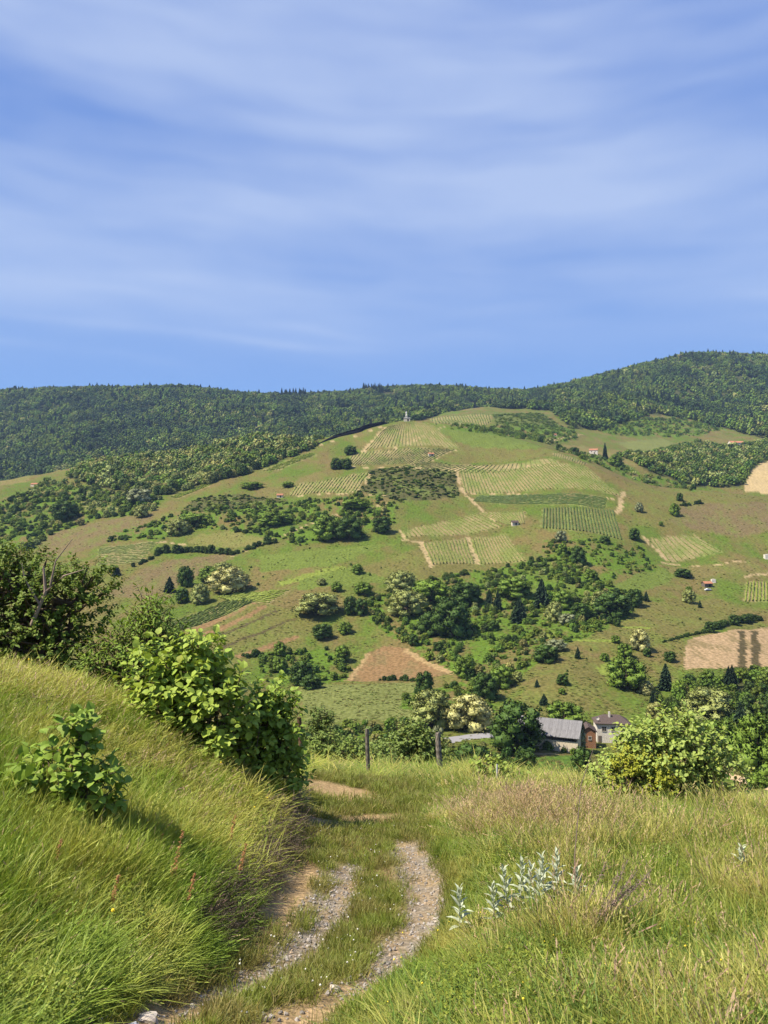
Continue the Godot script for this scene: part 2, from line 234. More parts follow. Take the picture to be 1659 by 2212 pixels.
const MASSES := [
	["woodland","pale and dark wood covering the shoulder of the left hill","pl:6,rb:5,dk:3",5.6,6,13,[-291.9,1042.9,-228.2,1040.5,-169.1,1085,-79.2,981.7,-102.2,933.6,-138.6,890.4,-176.3,849.8,-226.9,823.7,-274.4,873.6,-325.7,911.1,-395,992.4,-378.8,1050.1]],
	["scrub","tangled bushes covering the ravine in the middle of the valley","rb:6,dk:4,pl:2,lo:6",3.6,1.2,4.6,[-11.2,492.8,52.8,538.6,134,567.2,136,503.2,156.1,476.6,107.2,406.1,81,381.3,53.6,333.9,38.9,323.2,31.8,369.4,9.7,419.4,-7.7,456.4]],
	["scrub","green thickets scattered over the far left slopes","rb:5,dk:3,lo:5,pl:2",5.4,2,7.5,[-427.9,853.8,-413.5,982.2,-333.6,918.3,-222.4,804.2,-214.9,746.6,-265.1,755,-301,736.7,-304.4,687.5,-333.2,666.3]],
	["scrub","low green thickets on the middle of the left slope","lo:7,rb:4,dk:2,pl:1",5.2,1.8,6,[-189.9,733.1,-88.6,733.6,-20.8,728.4,12.2,692.8,7.6,642.8,-62.5,604.8,-101.2,652.1,-156.5,680.2,-182.4,660.7,-233.6,676.9,-234.2,701.8]],
	["heath_bushes","low dark heath bushes under the hut on the hill","lo:5,dk:4,rb:1",4.2,1.5,4.5,[-14,823.8,72.9,812.5,67.7,722.6,16.2,695.4,-22.9,741.5]],
	["heath_bushes","patch of brown heath bushes on the left slope","lo:5,dk:4,rb:1",4.2,1.5,4.2,[-184.9,783.1,-133.9,774.9,-90.1,745.7,-108.4,698.3,-185.9,733.8]],
	["heath_bushes","low heath bushes on the green saddle under the wooded mountain","lo:6,rb:3,dk:2",7,2.5,6.5,[205.6,1514.7,316.4,1653.7,321.5,1380.9,241.6,1303.2,191,1361.6]],
	["scrub","small bushes dotted on the gully below the dark upright vineyard","rb:5,dk:3,lo:5",4.2,1,3.8,[113.9,598.4,173.7,591.3,192.6,597.1,187.3,551.7,133.5,504.4,114.7,553.4]],
	["woodland","dense green wood in the far valley right of the hill","rb:5,pl:3,dk:3",7,6,11,[309.5,1070.2,362.4,1099.6,433.1,1227.6,527.4,1350.6,554.1,1312.4,765.2,1486.1,605,1176.1,525.1,1128.7,430.1,967.5,371.8,960.9,322.3,978.5]],
	["scrub","bushes scattered over the far meadow under the wooded mountain","rb:4,dk:4,lo:5",9,3,8,[435,1597.7,649.8,1726.2,684.8,1598.9,542.9,1443.3,404.2,1396.5,363,1457.9]],
	["scrub","bushes along the foot of the hill's right shoulder","rb:4,dk:3,pl:2",8,3,6,[226,1069.6,280.3,1053.4,308.6,971.1,371.8,960.9,295.3,763.4,279.1,928.8,202.6,814.6]],
	["woodland","leafy wood around and right of the farm, below the pinkish field","rb:6,dk:4,pl:2,cn:1",5.2,3.5,7,[99.2,304.2,122.5,329.1,152.4,350.2,188,368.9,91.6,180.4,82,189.1,85,222.4,88.8,263.5]],
	["scrub","bushes and brambles of the valley floor behind the fence","rb:5,dk:4,pl:3,lo:4",3.6,1.6,4.6,[-28.2,261,-21,283.4,3.3,285.3,19.1,256.1,37.8,245.2,29.8,186.3,7.3,182.1,-19.9,184.3]],
	["scrub","bushes between the valley meadow and the brown triangular field","rb:5,dk:3,lo:5",4.4,1.2,4.2,[-63.7,412.7,-26.5,422.7,-15.7,394.3,-19.1,373,-40,368.9,-57,369.8]],
	["scrub","bushes on the slope left of the big farm tree","rb:5,dk:2,lo:5",4.2,1.2,4,[9.8,338.4,34.2,350.4,41.5,315,43.6,293,22.1,296.9,5.4,311]],
	["scrub","sparse small bushes dotted on the dry right slopes","lo:4,dk:4,rb:2",26,0.8,2,[39.5,299.6,63.1,333.6,93.5,388.1,208.6,497.2,229.5,493.2,99.1,339.3,67.3,287.1]],
	["scrub","sparse low bushes dotted over the left meadows","lo:4,dk:4,rb:2",20,0.8,2.2,[-178.6,518.7,-116.8,616.2,10.3,585.5,9.2,523,-66.7,506.3,-122.4,474.7]],
	["scrub","bushes lining the edge of the saddle behind the statue","rb:4,dk:3,lo:5",8,2.5,7,[184.6,1326.8,341,1436.1,304,1250.3,225.4,1112.6,148.2,984.2,75.9,1004.8]],
	["scrub","pale bushes on the skyline between the left wood and the black sheeting","pl:4,rb:5,dk:2",7,4,8,[-169.8,1032.8,-235.3,1773.2,-80.8,1001.5,-77.3,1031.8,-139.2,1725.6,-225.6,1862.1,-292.8,1878.6]],
	["scrub","tree tops along the left hill's far skyline","rb:4,pl:4",14,4,7,[-717.3,1702.7,-579.5,1730.8,-488,1725.2,-291.9,1042.9,-378.8,1050.1,-689,1658.6]],
	["forest","wooded ridge filling the left horizon behind the hill","rb:5,dk:6,pl:2,cn:1",11,11,20,[-935,1400,-668.9,1400,-433.1,1420,-191.7,1450,-24.6,1450,35,1500,104.4,1640,202.4,2050.2,414,2040,492.8,2427.5,322.5,2524.6,106.4,2605.6,-44.2,2588.7,-192.1,2561.8,-407.7,2611.8,-654.9,2632,-887.2,2642.6,-1121.5,2653.8,-1278.3,2660.4,-1815.5,2703.1]],
	["forest","wooded mountain on the right horizon","rb:6,dk:5,pl:1,cn:1",11,11,20,[248.4,1946.2,458.8,2471.6,614.1,2520,748.7,2481.2,996.2,2560.7,1203.1,2497.2,1667.1,2565.8,904.9,1397,697.8,1489,686.6,1624.8,659.1,1750.9,569.9,1725.9,393.8,1447.3,335.2,1429,357.8,1714.8,256.5,1769.1]],
]
const CONIFER_STANDS := [
	["tall dark conifer in the left of two tight stands on the far skyline",12,[-332.4,2590.9,-254,2587.3],"conifers on the left part of the far ridge"],
	["tall dark conifer in the tight stand topping the far bare knoll",12,[-70.1,2602.8,-5.2,2552.9],"conifers on the far knoll"],
	["dark conifer in the conifer patch on the wooded right mountain",12,[621.4,1898.1,703.2,1926.4],"conifers on the right mountain"],
]
const HUTS := [
	[50.9,868.1,7.5,"small stone vineyard hut with pinkish roof below the hilltop"],
	[104.3,640.8,6.3,"small dark fronted hut at the foot of the small pale vineyard"],
	[-98,756.6,7,"small orange roofed hut on the left slope"],
	[265.1,1244,7.2,"tiny far hut on the saddle beside the pale track"],
	[-419.8,964.3,11.1,"old stone ruin among the bushes on the far left slope"],
]
const STATUE := [30,1049]
const ROAD := [14.7,256.9,21.7,261.7,30.4,265.2,41.3,267.7,52.7,271.2,62.8,274.7]
const SANDY_LANE := [74.8,179.6,72.9,166.1,70.7,153.2,68.4,138,63.9,120.6]
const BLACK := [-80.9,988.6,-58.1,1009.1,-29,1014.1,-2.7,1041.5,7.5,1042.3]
const FARM := [50.5,252.6,61.3,255.6,70.9,269.7,81.3,276.3]
const FARHOUSE := [586.8,1334.9,284.7,1088.9,388.7,1120.4]
const REDHUT := [208.9,521.2,205.8,512.1,216.4,529.4,276.4,584.9,206.6,528.3]
const POLE := [365.2,990.9]
const RUT_LEFT := [-0.45,9.8,-0.44,8.76,-0.5,7.93,-0.57,7.24,-0.68,6.66,-0.8,6.14,-0.93,5.67,-1.06,5.22,-1.17,4.84,-1.33,4.47,-1.47,4.14]
const RUT_RIGHT := [0.27,11.06,0.41,9.25,0.44,8.17,0.35,7.31,0.19,6.58,0.04,5.94,-0.12,5.39,-0.31,4.95,-0.49,4.54,-0.64,4.2]
const SAND_BARE := [-1.16,15.74,-0.75,15.5,-0.98,12.34,-0.22,13.36,-0.89,8.23,-0.9,9.1,-0.98,7.56,-0.15,5.45,-0.47,4.64,-1.27,4.49]
const EDGE_LEFT := [-1.66,15.38,-1.18,11.87,-1.11,10.55,-1.09,8.75,-1.12,7.32,-1.23,6.38,-1.34,5.54,-1.49,4.8,-1.65,4.31]
const EDGE_RIGHT := [0.06,202.19,0.6,14.87,0.66,10.93,0.7,8.76,0.67,7.62,0.48,6.56,0.22,5.57,-0.03,4.91,-0.23,4.47]
const POSTS := [-1.94,18.93,-0.43,20.6,1.48,21.48,2.48,17.87]
const SILVER := [0.58,6.24,0.85,6.26,0.98,6.29,1.05,6.39,1.1,6.3,1.18,6.2,1.27,6.38,1.37,6.48,1.53,6.41,3.17,7.24]
const STONES := [-1.33,4.61,-0.33,5.49,-1.35,4.4,0.26,6.17,0.47,7.23]
const DRYWEED := [1.35,5.25]
const BUSHES := [-4.76,10.81,-3.42,11.12,-2.77,11.29,-1.95,12.72,-2.75,7.12,6.13,17.64,4.71,16.04,2.68,20.44]

const EYE := 1.65
var sun_dir := Vector3(-0.54, 0.81, 0.20).normalized()
var rng := RandomNumberGenerator.new()
var far_grid := PackedFloat32Array()
var near_grid := PackedFloat32Array()
var nz := FastNoiseLite.new()
var nz2 := FastNoiseLite.new()
var used := {}
var mats := {}

func _ready() -> void:
	rng.seed = 7
	set_camera_and_light()
	nz.seed = 3; nz.noise_type = FastNoiseLite.TYPE_SIMPLEX_SMOOTH; nz.frequency = 1.0; nz.fractal_octaves = 3
	nz2.seed = 11; nz2.noise_type = FastNoiseLite.TYPE_SIMPLEX_SMOOTH; nz2.frequency = 1.0; nz2.fractal_octaves = 2
	make_grids()
	make_materials()
	build_hills()
	build_near_ground()
	build_roads()
	build_vineyards()
	make_crowns()
	build_masses()
	build_trees()
	build_rough_grass()
	build_buildings()
	build_fence()
	build_near_bushes()
	build_grass()
	build_details()

# ---------------------------------------------------------------- camera, sky, sun
func set_camera_and_light() -> void:
	var cam := Camera3D.new(); cam.name = "camera"
	cam.fov = 65.0; cam.near = 0.1; cam.far = 9000.0
	cam.position = Vector3(0, EYE, 0); cam.rotation.x = atan(60.0 / 1736.0)
	add_child(cam); cam.current = true
	var sun := DirectionalLight3D.new(); sun.name = "sun"
	sun.light_energy = 1.6; sun.light_color = Color(1.0, 0.945, 0.86); sun.light_angular_distance = 0.5; sun.shadow_enabled = true
	add_child(sun)
	sun.look_at_from_position(sun_dir * 100.0, Vector3.ZERO, Vector3.UP)
	var env := Environment.new()
	env.background_mode = Environment.BG_SKY
	var sky := Sky.new(); var pm := PanoramaSkyMaterial.new()
	pm.panorama = sky_picture(); sky.sky_material = pm; env.sky = sky
	env.background_energy_multiplier = 0.9
	env.tonemap_mode = Environment.TONE_MAPPER_LINEAR
	env.tonemap_exposure = 1.95
	env.fog_enabled = true; env.fog_density = 0.00005; env.fog_light_color = Color(0.62, 0.74, 0.92)
	env.sdfgi_enabled = true; env.ssao_enabled = true; env.ssil_enabled = true
	var we := WorldEnvironment.new(); we.name = "world"; we.environment = env; add_child(we)

func sky_picture() -> ImageTexture:
	var w := 1536; var h := 768
	var im := Image.create(w, h, false, Image.FORMAT_RGBF)
	var a := FastNoiseLite.new(); a.seed = 21; a.frequency = 1.0; a.fractal_octaves = 4; a.noise_type = FastNoiseLite.TYPE_SIMPLEX_SMOOTH
	var b := FastNoiseLite.new(); b.seed = 5; b.frequency = 1.0; b.fractal_octaves = 3; b.noise_type = FastNoiseLite.TYPE_SIMPLEX_SMOOTH
	for j in h:
		var el := PI * (0.5 - (j + 0.5) / h)
		var up := maxf(sin(el), 0.0)
		var t := pow(1.0 - up, 2.6)
		var base := Vector3(0.040, 0.110, 0.36).lerp(Vector3(0.195, 0.335, 0.575), t)
		var ground := Vector3(0.10, 0.11, 0.06)
		var dg := rad_to_deg(el)
		for i in w:
			var c := base
			if el < -0.01:
				c = base.lerp(ground, smoothstep(0.01, 0.12, -el))
			else:
				var az := TAU * ((i + 0.5) / w - 0.5)
				var x := sin(az); var z := -cos(az)
				var tilt := el - 0.035 * x
				var warp := 0.022 * b.get_noise_3d(x * 2.0, el * 6.0, z * 2.0)
				var n := a.get_noise_3d(x * 0.9, (tilt + warp) * 7.5, z * 0.9 + 3.0)
				var m := b.get_noise_3d(x * 1.6 + 7.0, (tilt + warp) * 24.0, z * 1.6)
				var fine := a.get_noise_3d(x * 5.0, (tilt + warp * 1.5) * 22.0, z * 5.0)
				var veil := smoothstep(9.0, 19.0, dg) * (1.0 - 0.45 * smoothstep(36.0, 60.0, dg))
				var cov := clampf(0.66 + 0.72 * n + 0.18 * m + 0.20 * fine, 0.0, 1.0) * veil
				var thin := smoothstep(0.25, 0.75, m + 0.3 * n) * 0.35 * smoothstep(4.0, 9.0, dg)
				cov = clampf(cov * 0.62 + thin * (1.0 - veil), 0.0, 0.8)
				c = base.lerp(Vector3(0.36, 0.42, 0.545), cov)
			im.set_pixel(i, j, Color(c.x, c.y, c.z))
	return ImageTexture.create_from_image(im)

# ---------------------------------------------------------------- terrain
func spline(centres: Array, weights: Array, x: float, y: float) -> float:
	var n: int = centres.size() / 2
	var r: float = weights[n] + weights[n + 1] * x + weights[n + 2] * y
	for k in n:
		var dx: float = x - centres[k * 2]
		var dy: float = y - centres[k * 2 + 1]
		var q := dx * dx + dy * dy
		if q > 0.0:
			r += weights[k] * q * 0.5 * log(q)
	return r

func make_grids() -> void:
	far_grid.resize(81 * 160)
	for i in 81:
		for j in 160:
			far_grid[i * 160 + j] = spline(FAR_CENTRES, FAR_WEIGHTS, (-0.8 + 0.02 * i) * 1.6, 3.2 + 5.3 * j / 159.0)
	near_grid.resize(91 * 136)
	var c := []
	for v in NEAR_CENTRES:
		c.append(v / 10.0)
	for i in 91:
		for j in 136:
			near_grid[i * 136 + j] = spline(c, NEAR_WEIGHTS, (-18.0 + 0.4 * i) / 10.0, (-8.0 + 0.4 * j) / 10.0)

func bicubic(g: PackedFloat32Array, nx: int, ny: int, a: float, b: float) -> float:
	a = clampf(a, 0.0, nx - 1.001); b = clampf(b, 0.0, ny - 1.001)
	var i := int(a); var j := int(b); var s := a - i; var t := b - j
	var s2 := s * s; var s3 := s2 * s; var t2 := t * t; var t3 := t2 * t
	var w0 := -0.5 * t + t2 - 0.5 * t3; var w1 := 1.0 - 2.5 * t2 + 1.5 * t3; var w2 := 0.5 * t + 2.0 * t2 - 1.5 * t3; var w3 := -0.5 * t2 + 0.5 * t3
	var j0 := maxi(j - 1, 0); var j2 := mini(j + 1, ny - 1); var j3 := mini(j + 2, ny - 1)
	var r0 := maxi(i - 1, 0) * ny; var r1 := i * ny; var r2 := mini(i + 1, nx - 1) * ny; var r3 := mini(i + 2, nx - 1) * ny
	return (-0.5 * s + s2 - 0.5 * s3) * (w0 * g[r0 + j0] + w1 * g[r0 + j] + w2 * g[r0 + j2] + w3 * g[r0 + j3]) \
		+ (1.0 - 2.5 * s2 + 1.5 * s3) * (w0 * g[r1 + j0] + w1 * g[r1 + j] + w2 * g[r1 + j2] + w3 * g[r1 + j3]) \
		+ (0.5 * s + 2.0 * s2 - 1.5 * s3) * (w0 * g[r2 + j0] + w1 * g[r2 + j] + w2 * g[r2 + j2] + w3 * g[r2 + j3]) \
		+ (-0.5 * s2 + 0.5 * s3) * (w0 * g[r3 + j0] + w1 * g[r3 + j] + w2 * g[r3 + j2] + w3 * g[r3 + j3])

func ground_y(x: float, d: float) -> float:
	var k := smoothstep(27.0, 43.0, d)
	k = maxf(k, clampf((absf(x) - 13.0) / 5.0, 0.0, 1.0) * clampf((d - 20.0) / 8.0, 0.0, 1.0))
	var h := 0.0
	if k < 1.0:
		h += (1.0 - k) * (bicubic(near_grid, 91, 136, (x + 18.0) * 2.5, (d + 8.0) * 2.5) + near_relief(x, d))
	if k > 0.0:
		var dd := maxf(d, 25.0)
		h += k * bicubic(far_grid, 81, 160, (x / dd + 0.8) * 50.0, (log(dd) - 3.2) * 30.0) * dd
		if d > 200.0:
			h += nz.get_noise_2d(x * 0.012, d * 0.012) * (1.2 + 0.0012 * d)
			if d > 1500.0:
				h += 26.0 * nz2.get_noise_2d(x * 0.0032, d * 0.0026) * smoothstep(1500.0, 2000.0, d) * (1.0 - 0.75 * smoothstep(2350.0, 2600.0, d))
	return h + EYE

func near_relief(x: float, d: float) -> float:
	var r := 0.03 * nz.get_noise_2d(x * 0.7, d * 0.7)
	var e := edge(EDGE_LEFT, d)
	if x > e - 1.2 and d > 3.0 and d < 16.0:                       # the cut bank on the left of the track
		r -= 0.22 * smoothstep(e - 0.35, e + 0.08, x) * (1.0 - smoothstep(e + 0.7, e + 2.6, x)) * smoothstep(4.0, 6.5, d) * (1.0 - smoothstep(12.5, 15.5, d))
		var q := minf(rut_distance(RUT_LEFT, x, d), rut_distance(RUT_RIGHT, x, d))
		r -= 0.05 * (1.0 - smoothstep(0.05, 0.3, q))
	return r

func edge(pts: Array, d: float) -> float:                          # x of an edge line at distance d (points run from far to near)
	var n: int = pts.size() / 2
	if d >= pts[1]:
		return pts[0]
	for k in range(1, n):
		if d >= pts[k * 2 + 1]:
			var f: float = (d - pts[k * 2 + 1]) / (pts[k * 2 - 1] - pts[k * 2 + 1])
			return lerpf(pts[k * 2], pts[k * 2 - 2], f)
	return pts[n * 2 - 2]

func rut_distance(pts: Array, x: float, d: float) -> float:
	var best := 1e9
	var p := Vector2(x, d)
	for k in pts.size() / 2 - 1:
		var a := Vector2(pts[k * 2], pts[k * 2 + 1]); var b := Vector2(pts[k * 2 + 2], pts[k * 2 + 3])
		best = minf(best, p.distance_squared_to(Geometry2D.get_closest_point_to_segment(p, a, b)))
	return sqrt(best)

func at(x: float, d: float, lift := 0.0) -> Vector3:
	return Vector3(x, ground_y(x, d) + lift, -d)

func poly(flat: Array) -> PackedVector2Array:
	var p := PackedVector2Array()
	for k in flat.size() / 2:
		p.append(Vector2(flat[k * 2], flat[k * 2 + 1]))
	return p

func bounds(p: PackedVector2Array) -> Rect2:
	var r := Rect2(p[0], Vector2.ZERO)
	for q in p:
		r = r.expand(q)
	return r

# ---------------------------------------------------------------- mesh helpers
class Mb:
	var v := PackedVector3Array()
	var n := PackedVector3Array()
	var c := PackedColorArray()
	var i := PackedInt32Array()
	func tri(a: Vector3, b: Vector3, d: Vector3, col := Color.WHITE) -> void:
		var k := v.size()
		var nn := (d - a).cross(b - a).normalized()
		v.append(a); v.append(b); v.append(d)
		n.append(nn); n.append(nn); n.append(nn)
		c.append(col); c.append(col); c.append(col)
		i.append(k); i.append(k + 1); i.append(k + 2)
	func soft(count: int, share: float, o: Vector3) -> void:          # leaf sprays lie like the surface of their clump
		for k in range(v.size() - count, v.size()):
			var out := (v[k] - o).normalized()
			if n[k].dot(out) < 0.0: n[k] = -n[k]
			n[k] = n[k].lerp(out, share).normalized()
	func quad(a: Vector3, b: Vector3, d: Vector3, e: Vector3, col := Color.WHITE) -> void:
		tri(a, b, d, col); tri(a, d, e, col)
	func vert(p: Vector3, nn: Vector3, col := Color.WHITE) -> int:
		v.append(p); n.append(nn); c.append(col)
		return v.size() - 1
	func box(o: Vector3, s: Vector3, b := Basis(), col := Color.WHITE) -> void:  # centre, full size
		var p := []
		for k in 8:
			p.append(o + b * (Vector3((k & 1) - 0.5, ((k >> 1) & 1) - 0.5, ((k >> 2) & 1) - 0.5) * s))
		quad(p[0], p[2], p[3], p[1], col); quad(p[4], p[5], p[7], p[6], col); quad(p[0], p[4], p[6], p[2], col)
		quad(p[1], p[3], p[7], p[5], col); quad(p[2], p[6], p[7], p[3], col); quad(p[0], p[1], p[5], p[4], col)
	func tube(path: Array, radii: Array, sides := 6, col := Color.WHITE) -> void:
		var first := v.size()
		for k in path.size():
			var t: Vector3 = (path[mini(k + 1, path.size() - 1)] - path[maxi(k - 1, 0)]).normalized()
			var s := t.cross(Vector3.RIGHT if absf(t.x) < 0.8 else Vector3.UP).normalized()
			var u := s.cross(t)
			for m in sides:
				var a := TAU * m / sides
				var o := s * cos(a) + u * sin(a)
				vert(path[k] + o * radii[k], o, col)
		for k in path.size() - 1:
			for m in sides:
				var a := first + k * sides + m; var b := first + k * sides + (m + 1) % sides
				i.append_array([a, b, a + sides, b, b + sides, a + sides])
	func mesh() -> ArrayMesh:
		var arr := []
		arr.resize(Mesh.ARRAY_MAX)
		arr[Mesh.ARRAY_VERTEX] = v; arr[Mesh.ARRAY_NORMAL] = n; arr[Mesh.ARRAY_COLOR] = c; arr[Mesh.ARRAY_INDEX] = i
		var m := ArrayMesh.new()
		m.add_surface_from_arrays(Mesh.PRIMITIVE_TRIANGLES, arr)
		return m

func numbered(called: String) -> String:
	if not used.has(called):
		used[called] = 0
		return called
	used[called] += 1
	return "%s_%03d" % [called, used[called]]

func tag(o: Node3D, label: String, category: String, group := "", kind := "") -> Node3D:
	o.set_meta("label", label); o.set_meta("category", category)
	if group: o.set_meta("group", group)
	if kind: o.set_meta("kind", kind)
	return o

func thing(called: String, where: Vector3, label: String, category: String, group := "", kind := "") -> Node3D:
	var o := Node3D.new(); o.name = numbered(called); add_child(o); o.position = where
	return tag(o, label, category, group, kind)

func part(called: String, m: Mesh, mat: Material, parent: Node) -> MeshInstance3D:
	var o := MeshInstance3D.new(); o.name = numbered(called) if parent == self else called
	o.mesh = m; o.material_override = mat
	parent.add_child(o, true)
	return o

func copies(called: String, m: Mesh, mat: Material, places: Array, tints: PackedColorArray, parent: Node) -> MultiMeshInstance3D:
	var mm := MultiMesh.new(); mm.transform_format = MultiMesh.TRANSFORM_3D; mm.use_colors = true; mm.mesh = m
	mm.instance_count = places.size()
	for k in places.size():
		mm.set_instance_transform(k, places[k]); mm.set_instance_color(k, tints[k])
	var o := MultiMeshInstance3D.new(); o.name = numbered(called) if parent == self else called
	o.multimesh = mm; o.material_override = mat
	parent.add_child(o, true)
	o.set_meta("kind", "stuff")
	return o

func noise_tex(freq: float, size: int, lo: Color, hi: Color, normal := false, octaves := 4, sd := 1) -> NoiseTexture2D:
	var t := NoiseTexture2D.new(); t.width = size; t.height = size; t.seamless = true; t.generate_mipmaps = false
	var f := FastNoiseLite.new(); f.seed = sd; f.frequency = freq; f.fractal_octaves = octaves; f.noise_type = FastNoiseLite.TYPE_SIMPLEX_SMOOTH
	t.noise = f
	if normal:
		t.as_normal_map = true; t.bump_strength = 6.0
	else:
		var g := Gradient.new(); g.set_color(0, lo); g.set_color(1, hi); g.set_offset(0, 0.2); g.set_offset(1, 0.8); t.color_ramp = g
	return t

func plain(c: Color, rough := 0.9, spec := 0.3) -> StandardMaterial3D:                # c: linear base colour
	var m := StandardMaterial3D.new(); m.albedo_color = c.linear_to_srgb(); m.roughness = rough; m.metallic_specular = spec
	return m

func leafy(c: Color, back := 0.5, rough := 0.6, spec := 0.3) -> StandardMaterial3D:
	var m := plain(c, rough, spec)
	m.vertex_color_use_as_albedo = true
	m.cull_mode = BaseMaterial3D.CULL_DISABLED
	m.backlight_enabled = back > 0.0; m.backlight = Color(back, back, back * 0.6).linear_to_srgb()
	return m

func make_materials() -> void:
	var g := plain(Color(1, 1, 1), 0.95, 0.15)
	g.vertex_color_use_as_albedo = true
	g.albedo_texture = noise_tex(0.02, 512, Color(0.72, 0.74, 0.70), Color(1, 1, 1), false, 5, 4)
	g.uv1_triplanar = true; g.uv1_world_triplanar = true; g.uv1_scale = Vector3(0.045, 0.045, 0.045)
	mats.hills = g
	var e := plain(Color(1, 1, 1), 0.95, 0.15)
	e.vertex_color_use_as_albedo = true
	e.albedo_texture = noise_tex(0.03, 512, Color(0.66, 0.66, 0.64), Color(1, 1, 1), false, 5, 9)
	e.normal_enabled = true; e.normal_texture = noise_tex(0.05, 512, Color.BLACK, Color.WHITE, true, 5, 8); e.normal_scale = 1.0
	e.uv1_triplanar = true; e.uv1_world_triplanar = true; e.uv1_scale = Vector3(0.9, 0.9, 0.9)
	mats.earth = e
	mats.bark = plain(Color(0.10, 0.075, 0.055), 0.9)
	mats.rb = leafy(Color(0.150, 0.240, 0.034), 0.2)
	mats.dk = leafy(Color(0.066, 0.124, 0.023), 0.12)
	mats.pl = leafy(Color(0.290, 0.335, 0.110), 0.2)
	mats.cr = leafy(Color(0.50, 0.50, 0.21), 0.3)
	mats.cn = leafy(Color(0.034, 0.064, 0.030), 0.1)
	mats.gw = leafy(Color(0.24, 0.275, 0.150), 0.2)
	mats.lo = leafy(Color(0.170, 0.270, 0.036), 0.2)
	mats.tint = leafy(Color(1, 1, 1), 0.18)
	mats.grass = leafy(Color(1, 1, 1), 0.7, 0.5, 0.35)

# ---------------------------------------------------------------- the hills
const TONES := {
	"dry": [0.157, 0.144, 0.049], "brown": [0.173, 0.134, 0.068], "grassb": [0.131, 0.173, 0.038], "soil": [0.235, 0.150, 0.075], "sand": [0.330, 0.235, 0.120],
	"pink": [0.366, 0.262, 0.154], "weed": [0.089, 0.073, 0.038], "sand2": [0.439, 0.336, 0.181], "strip": [0.152, 0.147, 0.047], "mown": [0.194, 0.183, 0.063],
	"tan": [0.173, 0.149, 0.057], "tan2": [0.210, 0.173, 0.070], "heath": [0.089, 0.089, 0.036], "meadow": [0.163, 0.183, 0.059], "green": [0.089, 0.157, 0.029], "grass": [0.110, 0.137, 0.036],
	"vines": [0.285, 0.240, 0.115], "lime": [0.190, 0.235, 0.048], "lush": [0.100, 0.165, 0.024], "wood": [0.070, 0.078, 0.030]}

func build_hills() -> void:
	var zones := []                                                # [outline, its box, colour, is rough]
	for f in FIELDS:
		var p := poly(f[1]); var t: Array = TONES[f[0]]
		zones.append([p, bounds(p), Color(t[0], t[1], t[2]), f[0]])
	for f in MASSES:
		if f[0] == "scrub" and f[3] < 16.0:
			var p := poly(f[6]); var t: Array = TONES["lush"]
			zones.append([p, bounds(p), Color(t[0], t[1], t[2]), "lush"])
	for f in VINEYARDS:
		var p := poly(f[2]); var t: Array = TONES["vines"]
		zones.append([p, bounds(p), Color(t[0], t[1], t[2]) if f[3] != "green" else Color(0.15, 0.155, 0.06), "vines"])
	var tracks := []
	for f in TRACKS:
		var p := poly(f[1])
		tracks.append([p, bounds(p).grow(f[0]), f[0] * 0.5])
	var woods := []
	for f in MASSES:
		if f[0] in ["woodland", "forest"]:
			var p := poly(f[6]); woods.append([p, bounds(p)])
	var cols := 620; var rows := 600
	var mb := Mb.new()
	mb.v.resize(cols * rows); mb.n.resize(cols * rows); mb.c.resize(cols * rows)
	var lo := log(30.0); var hi := log(4600.0)
	var ds := PackedFloat32Array(); ds.resize(rows)
	for j in rows:
		var f := float(j) / (rows - 1)
		# closer rows where the slopes face the viewer
		ds[j] = exp(lo + (hi - lo) * (f + 0.10 * sin(TAU * f) ))
	for j in rows:
		var d := ds[j]
		for i in cols:
			var u := -0.74 + 1.48 * i / (cols - 1)
			mb.v[j * cols + i] = Vector3(u * d, ground_y(u * d, d) - (0.06 if d < 34.0 else 0.0), -d)
	for j in rows:
		var d := ds[j]
		for i in cols:
			var k := j * cols + i
			var a := mb.v[j * cols + mini(i + 1, cols - 1)] - mb.v[j * cols + maxi(i - 1, 0)]
			var b := mb.v[mini(j + 1, rows - 1) * cols + i] - mb.v[maxi(j - 1, 0) * cols + i]
			mb.n[k] = a.cross(b).normalized()
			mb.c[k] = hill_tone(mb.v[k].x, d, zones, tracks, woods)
	var ix := PackedInt32Array(); ix.resize((cols - 1) * (rows - 1) * 6)
	var q := 0
	for j in rows - 1:
		for i in cols - 1:
			var k := j * cols + i
			ix[q] = k; ix[q + 1] = k + cols; ix[q + 2] = k + 1; ix[q + 3] = k + 1; ix[q + 4] = k + cols; ix[q + 5] = k + cols + 1
			q += 6
	mb.i = ix
	var o := part("hills", mb.mesh(), mats.hills, self)
	o.set_meta("kind", "structure")

